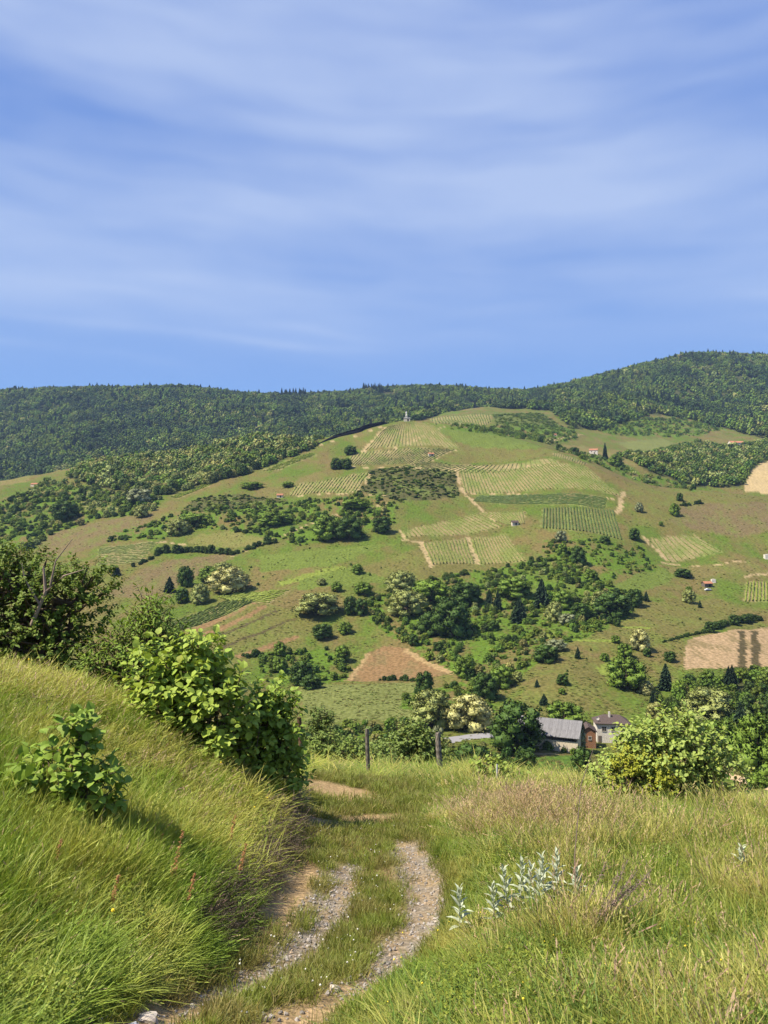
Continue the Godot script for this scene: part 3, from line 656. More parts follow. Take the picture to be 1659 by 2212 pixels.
func hill_tone(x: float, d: float, zones: Array, tracks: Array, woods: Array) -> Color:
	var p := Vector2(x, d)
	var broad := nz.get_noise_2d(x * 0.011, d * 0.007)
	var patch := nz2.get_noise_2d(x * 0.05 + 40.0, d * 0.028)
	var fine := nz.get_noise_2d(x * 0.30, d * 0.14 + 90.0)
	var jag := p + Vector2(fine, patch) * minf(d * 0.004, 2.5)
	var green := clampf(0.50 + 0.85 * broad + 0.75 * patch + 0.35 * fine, 0.0, 1.0)
	var c := Color(0.175, 0.142, 0.056).lerp(Color(0.100, 0.148, 0.026), green)
	var rough := 1.0
	for z in zones:
		if z[1].has_point(jag) and Geometry2D.is_point_in_polygon(jag, z[0]):
			var own: Color = z[2]
			rough = 1.0
			match z[3]:
				"dry", "tan", "tan2", "brown", "strip", "mown":
					c = own.lerp(Color(0.120, 0.155, 0.034), clampf(0.15 + 0.7 * patch + 0.5 * fine, 0.0, 0.75))
				"heath":
					c = own.lerp(Color(0.12, 0.15, 0.04), smoothstep(0.0, 0.5, patch + 0.6 * fine))
				"vines":
					c = own.lerp(Color(0.17, 0.20, 0.06), smoothstep(-0.25, 0.55, patch + 0.8 * fine))
				"soil", "pink":
					c = own.lerp(Color(0.16, 0.13, 0.06), smoothstep(0.1, 0.6, patch + 0.6 * fine) * 0.7)
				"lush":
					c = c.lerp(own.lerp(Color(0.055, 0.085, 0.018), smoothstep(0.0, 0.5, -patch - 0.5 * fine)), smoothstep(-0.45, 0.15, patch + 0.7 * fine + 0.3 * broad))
				_:
					c = own
	for t in tracks:
		if t[1].has_point(jag):
			var best := 1e9
			var line: PackedVector2Array = t[0]
			for k in line.size() - 1:
				best = minf(best, jag.distance_squared_to(Geometry2D.get_closest_point_to_segment(jag, line[k], line[k + 1])))
			if best < t[2] * t[2]:
				c = Color(0.42, 0.32, 0.18).lerp(c, clampf(0.15 + 0.5 * fine, 0.0, 0.6))
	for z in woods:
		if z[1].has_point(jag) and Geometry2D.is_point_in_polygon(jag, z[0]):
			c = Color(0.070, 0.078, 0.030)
	var s := 1.0 + rough * (0.16 * fine + 0.10 * patch)
	return Color(c.r * s, c.g * s, c.b * s)

# ---------------------------------------------------------------- the near ground
func build_near_ground() -> void:
	var cols := 340; var rows := 330
	var mb := Mb.new()
	for j in rows:
		var d := exp(log(1.0) + log(40.0) * j / (rows - 1)) - 8.0 + 0.0
		for i in cols:
			var v := -1.0 + 2.0 * i / (cols - 1)
			var x := 1.35 * signf(v) * pow(absf(v), 1.45) * (d + 8.0)
			mb.vert(at(x, d), Vector3.UP, near_tone(x, d))
	for j in rows:
		for i in cols:
			var a := mb.v[j * cols + mini(i + 1, cols - 1)] - mb.v[j * cols + maxi(i - 1, 0)]
			var b := mb.v[mini(j + 1, rows - 1) * cols + i] - mb.v[maxi(j - 1, 0) * cols + i]
			mb.n[j * cols + i] = a.cross(b).normalized()
	for j in rows - 1:
		for i in cols - 1:
			var k := j * cols + i
			mb.i.append_array([k, k + cols, k + 1, k + 1, k + cols, k + cols + 1])
	var o := part("ground", mb.mesh(), mats.earth, self)
	o.set_meta("kind", "structure")

func bare(x: float, d: float) -> float:                            # 0 grass .. 1 bare track
	if d < 3.0 or d > 18.0 or absf(x) > 3.0:
		return 0.0
	var w := 0.11 * nz.get_noise_2d(x * 2.3, d * 1.6) + 0.05 * nz2.get_noise_2d(x * 9.0, d * 8.0)
	var r := rut_distance(RUT_LEFT, x, d) + w
	var half_l := 0.15 if d > 5.6 else 0.19
	var b := 1.0 - smoothstep(half_l - 0.03, half_l + 0.09, r)
	r = rut_distance(RUT_RIGHT, x, d) + w
	b = maxf(b, 1.0 - smoothstep(0.17, 0.30, r))
	for k in SAND_BARE.size() / 2:
		var q := Vector2((x - SAND_BARE[k * 2]) / (1.0 if k < 4 else 0.55), d - SAND_BARE[k * 2 + 1])
		var size: float = [0.75, 0.7, 0.55, 0.5, 0.42, 0.42, 0.36, 0.48, 0.55, 0.42][k]
		b = maxf(b, 0.95 * (1.0 - smoothstep(size * 0.6, size * 1.3, q.length() + w * 1.6)))
	return b

func near_tone(x: float, d: float) -> Color:
	var n := nz.get_noise_2d(x * 3.0, d * 3.0)
	var c := Color(0.095, 0.088, 0.036).lerp(Color(0.085, 0.105, 0.030), clampf(0.5 + n, 0.0, 1.0))
	var l := edge(EDGE_LEFT, d); var r := edge(EDGE_RIGHT, d)
	if x > l - 0.25 and x < r:
		c = Color(0.125, 0.135, 0.045).lerp(Color(0.24, 0.175, 0.085), clampf(0.32 + 1.1 * nz2.get_noise_2d(x * 1.7, d * 1.3), 0.0, 1.0))
		if x < l + 0.30 and d > 5.5:
			c = c.lerp(Color(0.24, 0.16, 0.08), 0.8)
	var b := bare(x, d)
	if b > 0.0:
		var gravel := smoothstep(5.3, 6.3, d) * (1.0 - smoothstep(11.0, 12.5, d)) * (1.0 - smoothstep(0.22, 0.36, minf(rut_distance(RUT_LEFT, x, d), rut_distance(RUT_RIGHT, x, d))))
		var own := Color(0.44, 0.315, 0.17).lerp(Color(0.27, 0.235, 0.185), gravel * clampf(0.75 + 0.9 * n, 0.0, 1.0))
		c = c.lerp(own, b)
	var s := 1.0 + 0.22 * n
	return Color(c.r * s, c.g * s, c.b * s)

# ---------------------------------------------------------------- roads
func ribbon(called: String, flat: Array, half: float, tone: Color, rough: float, lift: float) -> void:
	var p := poly(flat)
	var curve := Curve2D.new()
	for k in p.size():
		var t := (p[mini(k + 1, p.size() - 1)] - p[maxi(k - 1, 0)]) / 6.0
		curve.add_point(p[k], -t, t)
	var mb := Mb.new()
	var n := int(curve.get_baked_length() / 1.2)
	for k in n + 1:
		var s := curve.get_baked_length() * k / n
		var c := curve.sample_baked(s)
		var f := (curve.sample_baked(minf(s + 0.5, curve.get_baked_length())) - curve.sample_baked(maxf(s - 0.5, 0.0))).normalized()
		var side := Vector2(-f.y, f.x)
		var y := ground_y(c.x, c.y)
		for m in 5:
			var o := c + side * half * (m - 2) * 0.5
			var yy := maxf(y, ground_y(o.x, o.y)) if m % 4 else minf(y, ground_y(o.x, o.y)) - 0.3
			var j := 1.0 + 0.10 * nz.get_noise_2d(o.x * 0.8, o.y * 0.8)
			mb.vert(Vector3(o.x, yy + lift, -o.y), Vector3.UP, Color(tone.r * j, tone.g * j, tone.b * j))
	for k in n:
		for m in 4:
			var a := k * 5 + m
			mb.i.append_array([a, a + 1, a + 5, a + 1, a + 6, a + 5])
	var mat := plain(Color(1, 1, 1), rough); mat.vertex_color_use_as_albedo = true
	var o := part(called, mb.mesh(), mat, self)
	o.set_meta("kind", "structure")

func build_roads() -> void:
	ribbon("road", ROAD, 3.6, Color(0.23, 0.23, 0.24), 0.8, 0.25)
	ribbon("sandy_lane", SANDY_LANE, 2.4, Color(0.42, 0.32, 0.19), 0.95, 0.15)

# ---------------------------------------------------------------- vineyards
func build_vineyards() -> void:
	var tones := {"pale": Color(0.165, 0.195, 0.050), "mid": Color(0.135, 0.180, 0.042), "green": Color(0.090, 0.140, 0.036), "lime": Color(0.205, 0.260, 0.040)}
	for f in VINEYARDS:
		var p := poly(f[2])
		var c := (p[0] + p[1] + p[2] + p[3]) / 4.0
		var base := at(c.x, c.y)
		var root := thing("vineyard", base, f[0], "vineyard", "vineyards on the hillsides")
		var mat := leafy(tones[f[3]], 0.3)
		for k in f[1]:
			var s: float = (k + 0.5) / float(f[1])
			var a := p[0].lerp(p[1], s); var b := p[3].lerp(p[2], s)
			part("vine_row", vine_row(a, b, base, f[4]), mat, root)

func vine_row(a: Vector2, b: Vector2, base: Vector3, size: float) -> ArrayMesh:
	var mb := Mb.new()
	var n := clampi(int(a.distance_to(b) / 1.6), 4, 90)
	var f := (b - a).normalized(); var side := Vector3(-f.y, 0, -f.x) * 0.36 * size
	var last := []
	for k in n + 1:
		var c := a.lerp(b, float(k) / n)
		var h := size * (0.95 + 0.45 * rng.randf_range(-1, 1)) * (0.35 if rng.randf() < 0.14 else 1.0)
		var w := rng.randf_range(0.6, 1.35)
		var o := at(c.x, c.y) - base
		var ring := [o - side * w * 0.6 - Vector3(0, 0.1, 0), o - side * w + Vector3(0, h * 0.55, 0), o + Vector3(0, h, 0), o + side * w + Vector3(0, h * 0.55, 0), o + side * w * 0.6 - Vector3(0, 0.1, 0)]
		var t := rng.randf_range(0.78, 1.2)
		if k:
			for m in 4:
				mb.quad(last[m], last[m + 1], ring[m + 1], ring[m], Color(t, t * rng.randf_range(0.95, 1.05), t * 0.9))
		for m in 3:                                                 # loose shoots
			var q := o + Vector3(rng.randf_range(-0.5, 0.5), h * rng.randf_range(0.5, 1.25), rng.randf_range(-0.5, 0.5)) * Vector3(size, 1, size)
			var e := Vector3(rng.randf_range(-1, 1), rng.randf_range(-0.4, 1), rng.randf_range(-1, 1)).normalized() * 0.32 * size
			var g := e.cross(Vector3(rng.randf_range(-1, 1), 1, rng.randf_range(-1, 1))).normalized() * 0.26 * size
			mb.tri(q - g, q + e, q + g, Color(t * 1.1, t * 1.15, t * 0.8))
		last = ring
	return mb.mesh()

# ---------------------------------------------------------------- trees
var crowns := {}
var trunk_mesh: ArrayMesh

func ball(sub: int) -> Array:                                      # unit sphere: [points, triangles]
	var t := (1.0 + sqrt(5.0)) / 2.0
	var p := []
	for q in [Vector3(-1, t, 0), Vector3(1, t, 0), Vector3(-1, -t, 0), Vector3(1, -t, 0), Vector3(0, -1, t), Vector3(0, 1, t), Vector3(0, -1, -t), Vector3(0, 1, -t), Vector3(t, 0, -1), Vector3(t, 0, 1), Vector3(-t, 0, -1), Vector3(-t, 0, 1)]:
		p.append(q.normalized())
	var f := [0, 11, 5, 0, 5, 1, 0, 1, 7, 0, 7, 10, 0, 10, 11, 1, 5, 9, 5, 11, 4, 11, 10, 2, 10, 7, 6, 7, 1, 8, 3, 9, 4, 3, 4, 2, 3, 2, 6, 3, 6, 8, 3, 8, 9, 4, 9, 5, 2, 4, 11, 6, 2, 10, 8, 6, 7, 9, 8, 1]
	for s in sub:
		var g := []; var mid := {}
		for k in range(0, f.size(), 3):
			var m := []
			for e in 3:
				var a: int = f[k + e]; var b: int = f[k + (e + 1) % 3]
				var key := mini(a, b) * 10000 + maxi(a, b)
				if not mid.has(key):
					mid[key] = p.size(); p.append(((p[a] + p[b]) * 0.5).normalized())
				m.append(mid[key])
			g.append_array([f[k], m[0], m[2], f[k + 1], m[1], m[0], f[k + 2], m[2], m[1], m[0], m[1], m[2]])
		f = g
	return [p, f]

# a crown one metre wide and one metre high, standing on the ground: overlapping leafy clumps with loose leaf sprays on them
func crown(sd: int, clumps: int, sprays: int, leaf: float, low: float, flat := 1.0, blossom := Color(0, 0, 0, 0), vary := 0.3) -> ArrayMesh:
	var r := RandomNumberGenerator.new(); r.seed = sd
	var mb := Mb.new()
	var b := ball(1)
	var skin := FastNoiseLite.new(); skin.seed = sd; skin.frequency = 1.0; skin.fractal_octaves = 2
	for k in clumps:
		var a := TAU * (k * 0.618 + r.randf_range(-0.06, 0.06)); var f := (k + 0.5) / clumps
		var y := low + (0.90 - low) * pow(f, 0.9)
		var reach := 0.34 * sqrt(maxf(0.05, 1.0 - pow(absf(f - 0.38) / 0.66, 2.0))) * r.randf_range(0.72, 1.18)
		var o := Vector3(cos(a) * reach, y, sin(a) * reach)
		var size := r.randf_range(0.11, 0.20) * (1.15 - 0.35 * f)
		var tone := r.randf_range(0.78, 1.22)
		o.y = minf(o.y, 1.0 - size * 0.9)
		var pts := []
		for q in b[0]:
			pts.append(o + q * size * Vector3(1, 0.85 * flat, 1) * ((0.86 if sprays < 40 else 0.78) + 0.55 * skin.get_noise_3dv((o + q * size) * 11.0)))
		for m in range(0, b[1].size(), 3):
			var t := tone * r.randf_range(0.80, 1.12)
			mb.tri(pts[b[1][m]], pts[b[1][m + 2]], pts[b[1][m + 1]], Color(t, t, t * 0.95))
			mb.soft(3, 0.65, o)
		for m in sprays:
			var d := Vector3(r.randfn(), r.randfn() + 0.35, r.randfn()).normalized()
			var q := o + d * size * Vector3(1, 0.85 * flat, 1) * r.randf_range(0.85, 1.28)
			if q.y < 0.01: continue
			var e := (d * 0.5 + Vector3(r.randfn(), r.randfn(), r.randfn()) * 0.55).normalized() * leaf * r.randf_range(0.6, 1.3)
			var s := e.cross(Vector3(r.randfn(), r.randfn(), r.randfn())).normalized() * leaf * r.randf_range(0.35, 0.6)
			var t := tone * r.randf_range(1.0 - vary * 0.83, 1.0 + vary * 1.15)
			var col := Color(t * r.randf_range(0.92, 1.1), t, t * r.randf_range(0.7, 1.0))
			if blossom.a > 0.0 and r.randf() < blossom.a:
				col = Color(blossom.r, blossom.g, blossom.b) * r.randf_range(0.85, 1.1)
			mb.tri(q - s, q + e * 0.5 + s * 0.2, q + s, col)
			mb.tri(q + s, q + e * 0.5 + s * 0.2, q + e + s * 0.6, col)
			mb.soft(6, 0.62, o)
	return mb.mesh()

func conifer(sd: int, tiers: int, each: int) -> ArrayMesh:
	var r := RandomNumberGenerator.new(); r.seed = sd
	var mb := Mb.new()
	mb.tube([Vector3(0, 0, 0), Vector3(0, 0.5, 0), Vector3(0, 0.99, 0)], [0.26, 0.17, 0.004], 9, Color(0.8, 0.8, 0.8))
	for k in tiers:
		var f := (k + 0.3) / tiers
		var y := 0.03 + 0.95 * f
		var w := 0.50 * pow(1.0 - f, 0.75) + 0.02
		for m in each:
			var a := TAU * (m + r.randf()) / each
			var d := Vector3(cos(a), 0, sin(a)); var s := Vector3(-sin(a), 0, cos(a))
			var l := w * r.randf_range(0.72, 1.12)
			var t := r.randf_range(0.7, 1.3)
			var o := Vector3(0, y + r.randf_range(-0.02, 0.02), 0)
			var tip := o + d * l + Vector3(0, -0.05 + r.randf_range(-0.03, 0.03), 0)
			var mid := o + d * l * 0.55 + Vector3(0, 0.012, 0)
			mb.tri(o, mid + s * l * 0.24, tip, Color(t, t, t)); mb.tri(o, tip, mid - s * l * 0.24, Color(t * 0.9, t * 0.95, t * 0.9))
			mb.tri(mid, tip + Vector3(0, -0.05, 0), mid + Vector3(0, -0.07, 0), Color(t, t, t))
	return mb.mesh()

func make_crowns() -> void:
	for s in 3:
		for k in [["rb", 24, 120, 0.056, 0.10, 1.0], ["dk", 24, 120, 0.055, 0.10, 1.0], ["pl", 26, 130, 0.050, 0.10, 1.0], ["gw", 22, 120, 0.048, 0.10, 1.15], ["lo", 20, 110, 0.062, 0.12, 1.2]]:
			crowns[k[0] + str(s)] = crown(100 + s * 17 + hash(k[0]) % 50, k[1], k[2], k[3], k[4], k[5])
		crowns["cr" + str(s)] = crown(300 + s, 26, 140, 0.050, 0.10, 1.0, Color(1.15, 1.15, 1.05, 0.55))
		crowns["cn" + str(s)] = conifer(400 + s, 13, 12)
		for k in ["rb", "dk", "pl", "lo"]:                          # far woods
			crowns["far_" + k + str(s)] = crown(500 + s * 7 + hash(k) % 40, 9, 26, 0.11, 0.22, 1.1, Color(0, 0, 0, 0), 0.12)
		crowns["far_cn" + str(s)] = conifer(600 + s, 8, 8)
	var mb := Mb.new()
	mb.tube([Vector3(0, -0.05, 0), Vector3(0.01, 0.2, 0), Vector3(-0.01, 0.45, 0.01), Vector3(0, 0.7, 0)], [0.055, 0.04, 0.03, 0.012], 7)
	for k in 4:
		var a := k * 1.7
		mb.tube([Vector3(0, 0.22 + 0.07 * k, 0), Vector3(cos(a) * 0.12, 0.36 + 0.07 * k, sin(a) * 0.12), Vector3(cos(a) * 0.24, 0.44 + 0.07 * k, sin(a) * 0.24)], [0.025, 0.016, 0.006], 5)
	trunk_mesh = mb.mesh()

const KIND_COLOURS := {"rb": [0.145, 0.232, 0.035], "dk": [0.062, 0.116, 0.024], "pl": [0.280, 0.325, 0.108], "lo": [0.165, 0.260, 0.037], "cn": [0.034, 0.062, 0.028]}

func build_masses() -> void:
	for f in MASSES:
		var far: bool = f[0] == "forest"
		var p := poly(f[6]); var box := bounds(p)
		if far:                                                     # woods run on over the crest
			box = box.grow_individual(0, 0, 0, 160)
		var mix := []
		for s in f[2].split(","):
			for k in int(s.split(":")[1]):
				mix.append(s.split(":")[0])
		var bare_knolls := []
		for z in FIELDS:
			if far and z[0] == "tan2" and z[1][1] > 2000.0: bare_knolls.append(poly(z[1]))
		var places := {}; var tints := {}
		var n := int(box.get_area() / (f[3] * f[3]) * 1.15)
		for k in n:
			var q := Vector2(rng.randf_range(box.position.x, box.end.x), rng.randf_range(box.position.y, box.end.y))
			if not Geometry2D.is_point_in_polygon(q, p):
				if not (far and q.y > 2400.0 and Geometry2D.is_point_in_polygon(q * (2380.0 / q.y), p)):
					continue
			if bare_knolls.any(func(z): return Geometry2D.is_point_in_polygon(q, z)): continue
			var belt := nz2.get_noise_2d(q.x * 0.008, q.y * 0.004) if far else nz2.get_noise_2d(q.x * 0.05, q.y * 0.03)
			if f[0] == "scrub" and belt < -0.12 and rng.randf() < 0.75:
				continue
			var kind: String = mix[rng.randi() % mix.size()]
			if far and kind != "cn":
				kind = "dk" if belt < -0.10 + rng.randf_range(-0.2, 0.2) else ("pl" if belt > 0.34 and rng.randf() < 0.25 else "rb")
			var size := lerpf(f[4], f[5], pow(rng.randf(), 1.6))
			var tall := size * (rng.randf_range(0.75, 1.1) if kind != "cn" else 1.5) * (0.6 if kind == "lo" else 1.0) * (0.45 if f[0] == "heath_bushes" else 1.0)
			var key := kind + str(rng.randi() % 3)
			if q.y > 900.0: key = "far_" + key
			if not places.has(key):
				places[key] = []; tints[key] = PackedColorArray()
			places[key].append(Transform3D(Basis(Vector3.UP, rng.randf() * TAU) * Basis.from_scale(Vector3(size, tall, size)), at(q.x, q.y, -0.06 * tall)))
			var c: Array = KIND_COLOURS[kind]
			var t := rng.randf_range(0.65, 1.4) if not far else rng.randf_range(0.5, 1.35); var w := rng.randf_range(0.85, 1.2)
			tints[key].append(Color(c[0] * t * w, c[1] * t, c[2] * t))
		var root := thing(f[0], Vector3.ZERO, f[1], "forest" if far else ("wood" if f[0] == "woodland" else "bushes"), "", "stuff")
		for key in places:
			copies("foliage", crowns[key], mats.tint, places[key], tints[key], root)

func build_rough_grass() -> void:
	var zones := []
	for f in VINEYARDS:
		var p := poly(f[2]); zones.append([p, bounds(p)])
	for f in FIELDS:
		if f[0] in ["pink", "soil", "sand2"]:
			var p := poly(f[1]); zones.append([p, bounds(p)])
	var places := [[], []]; var tints := [PackedColorArray(), PackedColorArray()]
	for k in 42000:
		var d := 1.0 / lerpf(1.0 / 205.0, 1.0 / 1050.0, pow(rng.randf(), 0.8)); var x := rng.randf_range(-0.56, 0.56) * d
		var q := Vector2(x, d)
		if nz2.get_noise_2d(x * 0.06, d * 0.035) + 0.5 * nz.get_noise_2d(x * 0.02, d * 0.012) < -0.05 - 0.3 * rng.randf(): continue
		var skip := false
		for z in zones:
			if z[1].has_point(q) and Geometry2D.is_point_in_polygon(q, z[0]):
				skip = true; break
		if skip: continue
		var size := 0.5 + 1.1 * pow(rng.randf(), 2.5) + d * 0.0005
		var s := rng.randi() % 2; var t := rng.randf_range(0.7, 1.25); var green := rng.randf()
		places[s].append(Transform3D(Basis(Vector3.UP, rng.randf() * TAU) * Basis.from_scale(Vector3(size, size * rng.randf_range(0.14, 0.3), size)), at(x, d, -0.06)))
		var c := Color(0.215, 0.195, 0.066).lerp(Color(0.150, 0.220, 0.040), green)
		tints[s].append(Color(c.r * t, c.g * t, c.b * t))
	var root := thing("rough_grass", Vector3.ZERO, "tussocks of rough grass and low herbs over the hillside meadows", "grass", "", "stuff")
	for s in 2:
		copies("tussocks", crowns["far_lo" + str(s)], mats.tint, places[s], tints[s], root)

func build_trees() -> void:
	var names := {"rb": "leafy_tree", "dk": "dark_tree", "pl": "pale_tree", "cr": "blossoming_tree", "cn": "conifer", "gw": "grey_willow", "lo": "low_bush"}
	var k := 0
	for f in TREES:
		k += 1
		var kind: String = f[0]
		var o := thing(names[kind], at(f[1], f[2], -0.03 * f[4]), f[5], "conifer" if kind == "cn" else ("bush" if f[4] < 4.0 else "tree"), "trees and bushes on the slopes and in the valley")
		o.rotation.y = k * 2.1
		var a := part("trunk", trunk_mesh, mats.bark, o); a.scale = Vector3(f[3], f[4], f[3])
		var b := part("crown", crowns[kind + str(k % 3)], mats[kind], o); b.scale = Vector3(f[3], f[4], f[3]) * 1.06
	for f in HEDGES:
		var p := poly(f[2])
		var o := thing("hedge", at(p[0].x, p[0].y), f[0], "hedge", "hedges between the fields")
		var places := [[], [], []]; var tints := [PackedColorArray(), PackedColorArray(), PackedColorArray()]
		for m in p.size() - 1:
			var n := maxi(2, int(p[m].distance_to(p[m + 1]) / (f[1] * 0.42)))
			for s in n:
				var q: Vector2 = p[m].lerp(p[m + 1], (s + rng.randf() * 0.5) / n) + Vector2(rng.randfn(), rng.randfn()) * f[1] * 0.22
				if rng.randf() < 0.12: continue
				var size: float = f[1] * (0.45 + 1.1 * pow(rng.randf(), 1.5))
				var e := rng.randi() % 3
				places[e].append(Transform3D(Basis(Vector3.UP, rng.randf() * TAU) * Basis.from_scale(Vector3(size, size * rng.randf_range(0.5, 1.0), size)), at(q.x, q.y, -0.1) - o.position))
				var t := rng.randf_range(0.8, 1.3)
				tints[e].append(Color(0.058 * t, 0.105 * t, 0.022 * t))
		for e in 3:
			if places[e].size(): copies("foliage", crowns[["dk0", "dk1", "rb2"][e]], mats.tint, places[e], tints[e], o)
	for f in CONIFER_STANDS:
		var p := poly(f[2])
		for s in f[1]:
			var q := p[0].lerp(p[1], (s + 0.5) / f[1]) + Vector2(0, rng.randf_range(-25, 30))
			var o := thing("tall_conifer", at(q.x, q.y, -0.5), f[0], "conifer", f[3])
			var size := rng.randf_range(13.0, 17.0)
			var b := part("crown", crowns["cn" + str(s % 3)], mats.cn, o); b.scale = Vector3(size, rng.randf_range(26, 36), size)

# ---------------------------------------------------------------- buildings
func rot(o: Node3D, yaw: float) -> Node3D:
	o.rotation.y = yaw
	return o

func textured(c: Color, lo: float, scale: Vector3, freq := 0.03) -> StandardMaterial3D:
	var m := plain(c, 0.9, 0.2)
	m.albedo_texture = noise_tex(freq, 256, Color(lo, lo, lo), Color(1, 1, 1), false, 4, 31)
	m.uv1_triplanar = true; m.uv1_scale = scale
	return m

# corrugated or tiled gable roof with eaves along x: ribs run down the slope
func gable_roof(w: float, dep: float, eave: float, ridge: float, over: float, ribs: int, amp: float) -> ArrayMesh:
	var mb := Mb.new()
	for s in [-1.0, 1.0]:
		var out := Vector3(0, -(ridge - eave) / (dep * 0.5) * over, s * (dep * 0.5 + over))
		for k in ribs:
			var x0: float = -w * 0.5 - over + (w + over * 2.0) * k / ribs; var x1: float = -w * 0.5 - over + (w + over * 2.0) * (k + 1.0) / ribs
			var xm := (x0 + x1) * 0.5
			var top := Vector3(0, ridge, 0); var low := out + Vector3(0, eave, 0)
			var up := Vector3(0, amp, 0)
			var t := rng.randf_range(0.85, 1.1)
			mb.quad(top + Vector3(x0, 0, 0), top + Vector3(xm, 0, 0) + up, low + Vector3(xm, 0, 0) + up, low + Vector3(x0, 0, 0), Color(t, t, t))
			mb.quad(top + Vector3(xm, 0, 0) + up, top + Vector3(x1, 0, 0), low + Vector3(x1, 0, 0), low + Vector3(xm, 0, 0) + up, Color(t, t, t))
		mb.quad(Vector3(-w * 0.5 - over, ridge - 0.12, 0), Vector3(w * 0.5 + over, ridge - 0.12, 0), out + Vector3(w * 0.5 + over, eave - 0.12, 0), out + Vector3(-w * 0.5 - over, eave - 0.12, 0))
		mb.quad(out + Vector3(-w * 0.5 - over, eave - 0.12, 0), out + Vector3(w * 0.5 + over, eave - 0.12, 0), out + Vector3(w * 0.5 + over, eave + amp, 0), out + Vector3(-w * 0.5 - over, eave + amp, 0))
	return mb.mesh()

func walls(w: float, dep: float, h: float, ridge: float, deep := 2.5) -> ArrayMesh:      # closed box with gable ends
	var mb := Mb.new()
	mb.box(Vector3(0, (h - deep) * 0.5, 0), Vector3(w, h + deep, dep))
	for s in [-1.0, 1.0]:
		mb.tri(Vector3(s * w * 0.5, h, -dep * 0.5), Vector3(s * w * 0.5, ridge - 0.15, 0), Vector3(s * w * 0.5, h, dep * 0.5))
	return mb.mesh()

func box_mesh(o: Vector3, s: Vector3, b := Basis()) -> ArrayMesh:
	var mb := Mb.new(); mb.box(o, s, b)
	return mb.mesh()

func window(parent: Node3D, o: Vector3, w: float, h: float, face: int) -> void:            # face 0: +z, 1: -x
	var q := Basis() if face == 0 else Basis(Vector3.UP, -PI / 2)
	var f := part("window", box_mesh(o, Vector3(w, h, 0.08), q), mats.dark, parent)
	var mb := Mb.new()
	mb.box(o + q * Vector3(0, h * 0.5 + 0.06, 0.05), Vector3(w + 0.3, 0.12, 0.14), q); mb.box(o + q * Vector3(0, -h * 0.5 - 0.06, 0.06), Vector3(w + 0.3, 0.12, 0.2), q)
	mb.box(o + q * Vector3(-w * 0.5 - 0.07, 0, 0.05), Vector3(0.13, h, 0.12), q); mb.box(o + q * Vector3(w * 0.5 + 0.07, 0, 0.05), Vector3(0.13, h, 0.12), q)
	mb.box(o + q * Vector3(0, 0, 0.06), Vector3(0.07, h, 0.06), q)
	part("frame", mb.mesh(), mats.trim, f)

func small_house(called: String, x: float, d: float, w: float, dep: float, h: float, ridge: float, yaw: float, wall: Material, roof: Material, label: String, category: String, windows: int, door := true) -> Node3D:
	var o := thing(called, at(x, d), label, category)
	o.rotation.y = yaw
	part("wall", walls(w, dep, h, ridge), wall, o)
	part("roof", gable_roof(w, dep, h, ridge, 0.35, int(w / 0.3), 0.06), roof, o)
	if door:
		part("door", box_mesh(Vector3(w * 0.12, 0.95, dep * 0.5 + 0.02), Vector3(minf(1.3, w * 0.34), 2.0, 0.1)), mats.dark, o)
	for k in windows:
		window(o, Vector3(-w * 0.5 + w * (k + 0.7) / (windows + 0.4), h * 0.62, dep * 0.5 + 0.02), 1.0, 1.3, 0)
	return o

